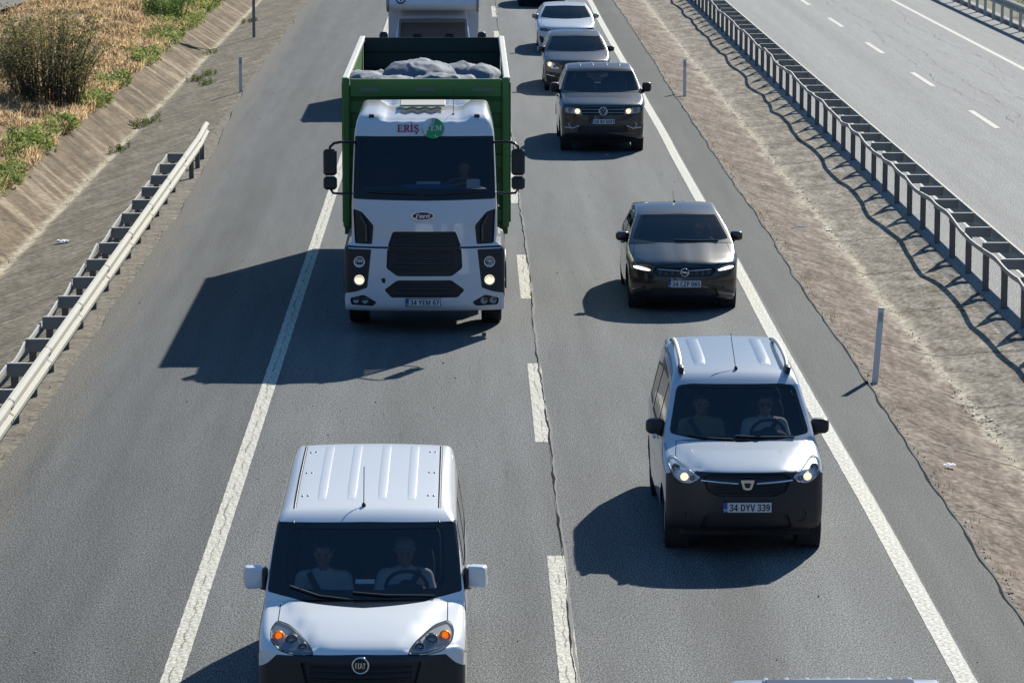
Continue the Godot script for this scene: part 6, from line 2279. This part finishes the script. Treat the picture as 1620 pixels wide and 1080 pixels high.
func bush(at: Vector3, wide: float, tall: float, stems: int, leaves: int, label: String, sd: int, col: Color) -> void:
	var r := RandomNumberGenerator.new()
	r.seed = 300 + sd
	var t := thing("bush" if sd != 1 and sd != 2 else "shrub", label, "bush", at)
	var s := Soup.new()
	var ends := []
	for i in stems:
		var a := r.randf() * TAU
		var q := sqrt(r.randf())
		var b := Vector3(cos(a) * q * wide * 0.62, 0, sin(a) * q * wide * 0.62)
		var h := tall * r.randf_range(0.45, 1.0) * (1.0 - 0.35 * q)
		var out := Vector3(cos(a), 0, sin(a)) * wide * r.randf_range(0.05, 0.55)
		var p := PackedVector3Array()
		var rad := []
		var r0 := r.randf_range(0.008, 0.022)
		for k in 6:
			var u := k / 5.0
			p.append(b + out * u * u + Vector3(r.randf_range(-0.04, 0.04), h * u, r.randf_range(-0.04, 0.04)) * (1.0 if k else 0.0))
			rad.append(r0 * (1.0 - 0.8 * u))
		s.tube(p, rad, 4, false)
		for k in range(1, 6):
			ends.append([p[k], k / 5.0])
			for z in 2:
				var e := p[k] + Vector3(r.randf_range(-1, 1), r.randf_range(0.1, 0.9), r.randf_range(-1, 1)) * 0.26 * tall / 2.0
				s.tube(PackedVector3Array([p[k], e]), [r0 * 0.4, 0.002], 3, false)
				ends.append([e, k / 5.0])
	obj("stems", s, mat(lin(0.075, 0.055, 0.038), 0.9), t).set_meta("kind", "stuff")
	var lf := [Soup.new(), Soup.new(), Soup.new()]
	for i in leaves:
		var e: Array = ends[r.randi() % ends.size()]
		if sd == 0 and r.randf() > 0.10 + 0.9 * e[1] * e[1] + (0.5 if absf(e[0].x) > wide * 0.5 else 0.0):
			continue
		var c: Vector3 = e[0] + Vector3(r.randfn(), r.randfn() * 0.8, r.randfn()) * 0.075
		leafy(lf[r.randi() % 3], r, c, 0.065)
	for k in 3:
		var lm := mat(Color(0, 0, 0), 0.92)
		var c2: Color = col * [0.7, 1.0, 1.35][k]
		lm.albedo_color = lin(c2.r, c2.g, c2.b)
		lm.backlight_enabled = true
		var tint := c2 * (0.20 / maxf(c2.r, maxf(c2.g, c2.b)))
		lm.backlight = lin(tint.r, tint.g, tint.b)
		obj("foliage", lf[k], lm, t).set_meta("kind", "stuff")

# ---------------------------------------------------------------- people: one skin meshed from joined capsules
class Field:
	var lo: Vector3
	var cell: float
	var nx: int
	var ny: int
	var nz: int
	var d := PackedFloat32Array()
	var who := PackedByteArray()

	func _init(a: Vector3, b: Vector3, c: float) -> void:
		lo = a
		cell = c
		nx = int((b.x - a.x) / c) + 2
		ny = int((b.y - a.y) / c) + 2
		nz = int((b.z - a.z) / c) + 2
		d.resize(nx * ny * nz)
		d.fill(1.0)
		who.resize(nx * ny * nz)

	# a tapered capsule from p to q; k is how far it melts into what is there; squash flattens across z
	func bone(p: Vector3, q: Vector3, r0: float, r1: float, k: float, w: int, squash := Vector3.ONE) -> void:
		var m := maxf(r0, r1) / minf(squash.x, minf(squash.y, squash.z)) + k + cell * 2.0
		var a := ((p.min(q) - Vector3.ONE * m - lo) / cell).floor()
		var b := ((p.max(q) + Vector3.ONE * m - lo) / cell).ceil()
		var pq := (q - p) * squash
		var l2 := maxf(pq.length_squared(), 1e-9)
		for z in range(maxi(0, int(a.z)), mini(nz, int(b.z) + 1)):
			for y in range(maxi(0, int(a.y)), mini(ny, int(b.y) + 1)):
				var at := (z * ny + y) * nx
				for x in range(maxi(0, int(a.x)), mini(nx, int(b.x) + 1)):
					var v := (lo + Vector3(x, y, z) * cell - p) * squash
					var t := clampf(v.dot(pq) / l2, 0.0, 1.0)
					var e := v.distance_to(pq * t) - lerpf(r0, r1, t)
					var i := at + x
					var o := d[i]
					if e < o:
						who[i] = w
					if k > 0.0 and absf(o - e) < k:
						var h := (k - absf(o - e)) / k
						d[i] = minf(o, e) - h * h * k * 0.25
					else:
						d[i] = minf(o, e)

	func val(x: int, y: int, z: int) -> float:
		return d[(clampi(z, 0, nz - 1) * ny + clampi(y, 0, ny - 1)) * nx + clampi(x, 0, nx - 1)]

	# surface nets, one Soup for each kind of covering
	func nets(kinds: int) -> Array:
		var out := []
		for k in kinds:
			out.append(Soup.new())
		var id := {}
		var pos := PackedVector3Array()
		var nor := PackedVector3Array()
		var sy := nx
		var sz := nx * ny
		var off := [0, 1, sy, sy + 1, sz, sz + 1, sz + sy, sz + sy + 1]
		var E := [[0, 1], [2, 3], [4, 5], [6, 7], [0, 2], [1, 3], [4, 6], [5, 7], [0, 4], [1, 5], [2, 6], [3, 7]]
		for z in nz - 1:
			for y in ny - 1:
				for x in nx - 1:
					var i := z * sz + y * sy + x
					var neg := 0
					for o in off:
						if d[i + o] < 0.0:
							neg += 1
					if neg == 0 or neg == 8:
						continue
					var c := Vector3.ZERO
					var n := 0
					for e in E:
						var v0 := d[i + off[e[0]]]
						var v1 := d[i + off[e[1]]]
						if (v0 < 0.0) != (v1 < 0.0):
							var t := v0 / (v0 - v1)
							var p0 := Vector3(e[0] & 1, (e[0] >> 1) & 1, e[0] >> 2)
							var p1 := Vector3(e[1] & 1, (e[1] >> 1) & 1, e[1] >> 2)
							c += p0.lerp(p1, t)
							n += 1
					c /= n
					id[i] = pos.size()
					pos.append(lo + (Vector3(x, y, z) + c) * cell)
					nor.append(Vector3(val(x + 1, y, z) - val(x, y, z) + val(x + 1, y + 1, z + 1) - val(x, y + 1, z + 1), val(x, y + 1, z) - val(x, y, z) + val(x + 1, y + 1, z + 1) - val(x + 1, y, z + 1), val(x, y, z + 1) - val(x, y, z) + val(x + 1, y + 1, z + 1) - val(x + 1, y + 1, z)).normalized())
		for z in range(1, nz - 1):
			for y in range(1, ny - 1):
				for x in range(1, nx - 1):
					var i := z * sz + y * sy + x
					var s := d[i] < 0.0
					for a in 3:
						var st: int = [1, sy, sz][a]
						if (d[i + st] < 0.0) == s:
							continue
						var u: int = [sy, sz, 1][a]
						var w: int = [sz, 1, sy][a]
						var q := [i, i - u, i - u - w, i - w]
						if not (id.has(q[0]) and id.has(q[1]) and id.has(q[2]) and id.has(q[3])):
							continue
						var A: int = id[q[0]]
						var B: int = id[q[1]]
						var C: int = id[q[2]]
						var D: int = id[q[3]]
						var k := who[i if s else i + st]
						var so: Soup = out[mini(k, kinds - 1)]
						so.tri(pos[A], pos[B], pos[C], nor[A], nor[B], nor[C])
						so.tri(pos[A], pos[C], pos[D], nor[A], nor[C], nor[D])
		return out

var body_cache := {}

# hand: palm, four bent fingers and a thumb; built along +z with the palm down, closed round a rim when grip is 1
func hand_shape(side: float, grip: float) -> Soup:
	var f := Field.new(Vector3(-0.08, -0.09, -0.05), Vector3(0.08, 0.05, 0.20), 0.005)
	f.bone(Vector3(0, 0, -0.03), Vector3(0, 0, 0.02), 0.026, 0.03, 0.01, 0)
	for i in 4:
		var x := (i - 1.5) * 0.021
		f.bone(Vector3(x * 0.7, 0, 0.0), Vector3(x, 0.002, 0.075 - 0.004 * absf(i - 1.3)), 0.015, 0.0115, 0.012, 0)
		var l: float = [0.036, 0.043, 0.040, 0.031][i] * (1.0 if side > 0 else 1.0)
		var p := Vector3(x, 0.002, 0.075 - 0.004 * absf(i - 1.3))
		var g := 0.25 + 0.75 * grip
		var ang := 0.0
		for s in 3:
			ang += g * [0.75, 1.0, 0.7][s]
			var q: Vector3 = p + Vector3(0, -sin(ang), cos(ang)) * l * [1.0, 0.66, 0.5][s]
			f.bone(p, q, 0.0098 - 0.0008 * s, 0.009 - 0.0008 * s, 0.004, 0)
			p = q
	var t0 := Vector3(-side * 0.022, -0.004, 0.01)
	var t1 := Vector3(-side * 0.052, -0.022, 0.042)
	var t2 := Vector3(-side * 0.048, -0.045, 0.068)
	f.bone(t0, t1, 0.016, 0.012, 0.01, 0)
	f.bone(t1, t2, 0.0115, 0.0095, 0.004, 0)
	return f.nets(1)[0]

func limb_to(f: Field, sh: Vector3, el: Vector3, wr: Vector3, sleeve: int, bare: int) -> void:
	var mid := sh.lerp(el, 0.62)
	f.bone(sh, mid, 0.064, 0.058, 0.03, sleeve)
	f.bone(mid, el, 0.047, 0.041, 0.02, bare)
	f.bone(el, wr, 0.042, 0.028, 0.02, bare)

# seated figure, hips at the origin on the seat, facing +z. Kinds: 0 skin, 1 shirt, 2 trousers
func seated(pose: String) -> Dictionary:
	if body_cache.has(pose):
		return body_cache[pose]
	var f := Field.new(Vector3(-0.42, -0.42, -0.30), Vector3(0.42, 0.70, 0.86), 0.0165)
	var bare := 1 if pose == "bare" else 1
	f.bone(Vector3(-0.07, 0.09, 0), Vector3(0.07, 0.09, 0), 0.125, 0.125, 0.05, 2)
	f.bone(Vector3(0, 0.14, -0.01), Vector3(0, 0.36, -0.06), 0.135, 0.145, 0.06, 1, Vector3(0.82, 1, 1.08))
	f.bone(Vector3(0, 0.34, -0.06), Vector3(0, 0.44, -0.06), 0.15, 0.125, 0.06, 1, Vector3(0.78, 1, 1.12))
	f.bone(Vector3(-0.165, 0.485, -0.06), Vector3(0.165, 0.485, -0.06), 0.068, 0.068, 0.06, 1)
	f.bone(Vector3(0, 0.50, -0.06), Vector3(0, 0.535, -0.055), 0.075, 0.062, 0.04, 1)
	f.bone(Vector3(0, 0.53, -0.055), Vector3(0, 0.64, -0.03), 0.056, 0.052, 0.02, 0)
	var wr := {}
	for s in [-1.0, 1.0]:
		var sh := Vector3(s * 0.195, 0.475, -0.06)
		var el := Vector3(s * 0.265, 0.245, 0.10)
		var w := Vector3(s * 0.165, 0.335, 0.335)
		if pose == "rest":
			el = Vector3(s * 0.26, 0.21, 0.02)
			w = Vector3(s * 0.11, 0.20, 0.27)
		limb_to(f, sh, el, w, 1, 0)
		wr[s] = [el, w]
		f.bone(Vector3(s * 0.09, 0.085, 0.03), Vector3(s * 0.14, 0.15, 0.46), 0.092, 0.066, 0.04, 2)
		f.bone(Vector3(s * 0.14, 0.15, 0.46), Vector3(s * 0.13, -0.24, 0.60), 0.062, 0.042, 0.03, 2)
		f.bone(Vector3(s * 0.13, -0.27, 0.59), Vector3(s * 0.14, -0.31, 0.75), 0.045, 0.036, 0.02, 2)
	var parts := f.nets(3)
	var h := {"skin": parts[0], "shirt": parts[1], "trousers": parts[2]}
	for s in [-1.0, 1.0]:
		var hs := hand_shape(s, 1.0 if pose != "rest" else 0.35)
		var dir: Vector3 = (wr[s][1] - wr[s][0]).normalized()
		var x := Vector3.UP.cross(dir).normalized()
		h.skin.add(hs, Transform3D(Basis(x, dir.cross(x), dir), wr[s][1] + dir * 0.03))
	# head
	var g := Field.new(Vector3(-0.12, -0.17, -0.14), Vector3(0.12, 0.16, 0.15), 0.0055)
	g.bone(Vector3(0, 0.035, -0.02), Vector3(0, 0.03, 0.012), 0.083, 0.076, 0.02, 0, Vector3(1.06, 0.98, 1))
	g.bone(Vector3(0, -0.03, 0.01), Vector3(0, -0.085, 0.045), 0.062, 0.030, 0.035, 0)
	g.bone(Vector3(-0.035, -0.055, 0.01), Vector3(0.035, -0.055, 0.01), 0.033, 0.033, 0.03, 0)
	g.bone(Vector3(0, -0.07, -0.02), Vector3(0, -0.16, -0.03), 0.055, 0.053, 0.03, 0)
	g.bone(Vector3(0, 0.015, 0.088), Vector3(0, -0.022, 0.105), 0.010, 0.013, 0.012, 0)
	g.bone(Vector3(-0.012, -0.028, 0.094), Vector3(0.012, -0.028, 0.094), 0.009, 0.009, 0.008, 0)
	g.bone(Vector3(-0.042, 0.028, 0.072), Vector3(0.042, 0.028, 0.072), 0.012, 0.012, 0.012, 0)
	g.bone(Vector3(-0.02, -0.053, 0.082), Vector3(0.02, -0.053, 0.082), 0.008, 0.008, 0.008, 0)
	g.bone(Vector3(-0.018, -0.064, 0.080), Vector3(0.018, -0.064, 0.080), 0.008, 0.008, 0.008, 0)
	for s in [-1.0, 1.0]:
		g.bone(Vector3(s * 0.082, 0.015, -0.012), Vector3(s * 0.080, -0.025, -0.004), 0.014, 0.010, 0.006, 0, Vector3(1.6, 1, 1))
		g.bone(Vector3(s * 0.045, -0.012, 0.055), Vector3(s * 0.05, -0.02, 0.04), 0.022, 0.02, 0.02, 0)
	h.head = g.nets(1)[0]
	var hair := Field.new(Vector3(-0.13, -0.10, -0.15), Vector3(0.13, 0.17, 0.13), 0.007)
	hair.bone(Vector3(0, 0.045, -0.03), Vector3(0, 0.052, 0.004), 0.089, 0.080, 0.02, 0, Vector3(1.02, 0.98, 1))
	hair.bone(Vector3(-0.05, -0.02, -0.055), Vector3(0.05, -0.02, -0.055), 0.045, 0.045, 0.03, 0)
	var hr: Soup = hair.nets(1)[0]
	var keep := Soup.new()
	for i in range(0, hr.v.size(), 3):
		var c := (hr.v[i] + hr.v[i + 1] + hr.v[i + 2]) / 3.0
		if c.z > 0.052 and c.y < 0.075:
			continue
		for k in 3:
			keep.v.append(hr.v[i + k]); keep.n.append(hr.n[i + k])
	h.hair = keep
	body_cache[pose] = h
	return h

func person(label: String, at: Vector3, pose: String, shirt: Material, extra := "", belt := 0.0, skin: Material = null) -> void:
	var b := seated(pose)
	var sk: Material = skin if skin else M.skin
	var o := thing("person", label, "person", at)
	obj("body", b.skin, sk, o)
	obj("shirt", b.shirt, shirt, o)
	obj("trousers", b.trousers, M.jeans, o)
	var hd := obj("head", b.head, sk, o, Vector3(0, 0.72, -0.01))
	hd.rotation.x = 0.06
	for s in [-1.0, 1.0]:
		var ey := Soup.new()
		blob(ey, Vector3(s * 0.033, 0.006, 0.075), Vector3.ONE * 0.0125, 1.0, Basis.IDENTITY, 10, 8)
		obj("eye", ey, M.eye, hd)
	if extra == "cap":
		var cp := Soup.new()
		var rows := []
		for i in 9:
			var a := PI / 2 * i / 8.0
			var row := PackedVector3Array()
			for j in 25:
				var t := TAU * j / 24.0
				row.append(Vector3(cos(t) * 0.094 * cos(a), 0.052 + 0.082 * sin(a), -0.012 + sin(t) * 0.105 * cos(a)))
			rows.append(row)
		cp.grid(rows, Vector3(0, 0.02, 0))
		var br := []
		for i in 5:
			var row := PackedVector3Array()
			for j in 13:
				var t := lerpf(0.35, PI - 0.35, j / 12.0)
				row.append(Vector3(cos(t) * (0.092 + 0.006 * i), 0.054 - 0.006 * i, -0.012 + sin(t) * (0.102 + 0.019 * i)))
			br.append(row)
		cp.grid(br, Vector3(0, -1, 0))
		obj("cap", cp, M.cap, hd)
	else:
		obj("hair", b.hair, M.hair, hd)
	if extra == "glasses":
		for s in [-1.0, 1.0]:
			var gl := Soup.new()
			blob(gl, Vector3(s * 0.034, 0.006, 0.092), Vector3(0.028, 0.021, 0.005), 0.7)
			gl.tube(PackedVector3Array([Vector3(s * 0.062, 0.012, 0.088), Vector3(s * 0.085, 0.012, 0.0)]), 0.003, 5)
			obj("sunglass", gl, M.gloss, hd)
	if belt != 0.0:
		var sb := Soup.new()
		var pts := [Vector3(belt * 0.15, 0.545, -0.10), Vector3(belt * 0.13, 0.545, 0.02), Vector3(belt * 0.07, 0.44, 0.085), Vector3(-belt * 0.04, 0.28, 0.115), Vector3(-belt * 0.15, 0.13, 0.10), Vector3(-belt * 0.19, 0.05, 0.0)]
		for i in pts.size() - 1:
			var e: Vector3 = (pts[i + 1] - pts[i]).normalized()
			var w := e.cross(Vector3(0, 0.2, 1)).normalized() * 0.026
			sb.quad(pts[i] - w, pts[i + 1] - w, pts[i + 1] + w, pts[i] + w)
			sb.quad(pts[i] - w - Vector3(0, 0, 0.003), pts[i + 1] - w - Vector3(0, 0, 0.003), pts[i + 1] + w - Vector3(0, 0, 0.003), pts[i] + w - Vector3(0, 0, 0.003))
		obj("seat_belt", sb, M.black, o)

func people() -> void:
	M.skin = mat(lin(0.42, 0.25, 0.17), 0.55)
	M.tan = mat(lin(0.36, 0.20, 0.125), 0.55)
	M.hair = mat(lin(0.02, 0.015, 0.012), 0.7)
	M.jeans = mat(lin(0.03, 0.035, 0.05), 0.9)
	M.eye = mat(lin(0.05, 0.04, 0.035), 0.2)
	M.cap = mat(lin(0.30, 0.27, 0.24), 0.85)
	var tee := mat(lin(0.72, 0.74, 0.75), 0.9)
	var grey := mat(lin(0.10, 0.10, 0.11), 0.9)
	var ochre := mat(lin(0.42, 0.34, 0.20), 0.9)
	person("person in a white T-shirt and pale cap driving the nearest white van", Vector3(-0.93 + 0.34, 0.66, -28.65 - 2.17), "drive", tee, "cap", 1.0)
	person("bareheaded person in a white T-shirt in the passenger seat of the nearest white van", Vector3(-0.93 - 0.40, 0.64, -28.65 - 2.17), "rest", tee, "", -1.0)
	person("person in a white shirt and dark glasses driving the silver van with roof bars", Vector3(2.98 + 0.36, 0.62, -36.5 - 2.08), "drive", tee, "glasses", 1.0)
	person("person in an ochre top in the passenger seat of the silver van with roof bars", Vector3(2.98 - 0.36, 0.62, -36.5 - 2.08), "rest", ochre, "", -1.0)
	person("person in dark clothes driving the small black hatchback", Vector3(3.39 + 0.36, 0.38, -54.1 - 2.13), "drive", grey)
	person("bare-shouldered person at the wheel of the tipper truck", Vector3(-0.68 + 0.60, 1.68, -51.95 - 1.40), "drive", M.tan, "", 0.0, M.tan)
	person("person in a pale shirt driving the motorhome behind the truck", Vector3(-0.93 + 0.42, 0.92, -88.5 - 1.80), "drive", tee)
	# things lying on dashboards
	var bl := Soup.new()
	blob(bl, Vector3.ZERO, Vector3(0.42, 0.035, 0.16), 0.6)
	tag(obj("folded_cloth", bl, mat(lin(0.03, 0.11, 0.28), 0.9), null, Vector3(-0.62, 2.20, -52.52)), "folded blue cloth on the dashboard of the tipper truck", "cloth")
	for q in [["white paper standing at the right end of the truck dashboard", Vector3(0.06, 2.24, -52.50), Vector3(0.20, 0.005, 0.16), -0.9], ["pale papers lying in the middle of the truck dashboard", Vector3(-0.62, 2.245, -52.55), Vector3(0.36, 0.008, 0.15), -0.25], ["white slip of paper behind the windscreen of the nearest white van", Vector3(-0.93, 1.285, -30.03), Vector3(0.17, 0.004, 0.06), -0.5]]:
		var s := Soup.new()
		s.box(Vector3.ZERO, q[2], 0.002, Basis(Vector3.RIGHT, -q[3]))
		tag(obj("paper_sheet", s, M.paper, null, q[1]), q[0], "paper")
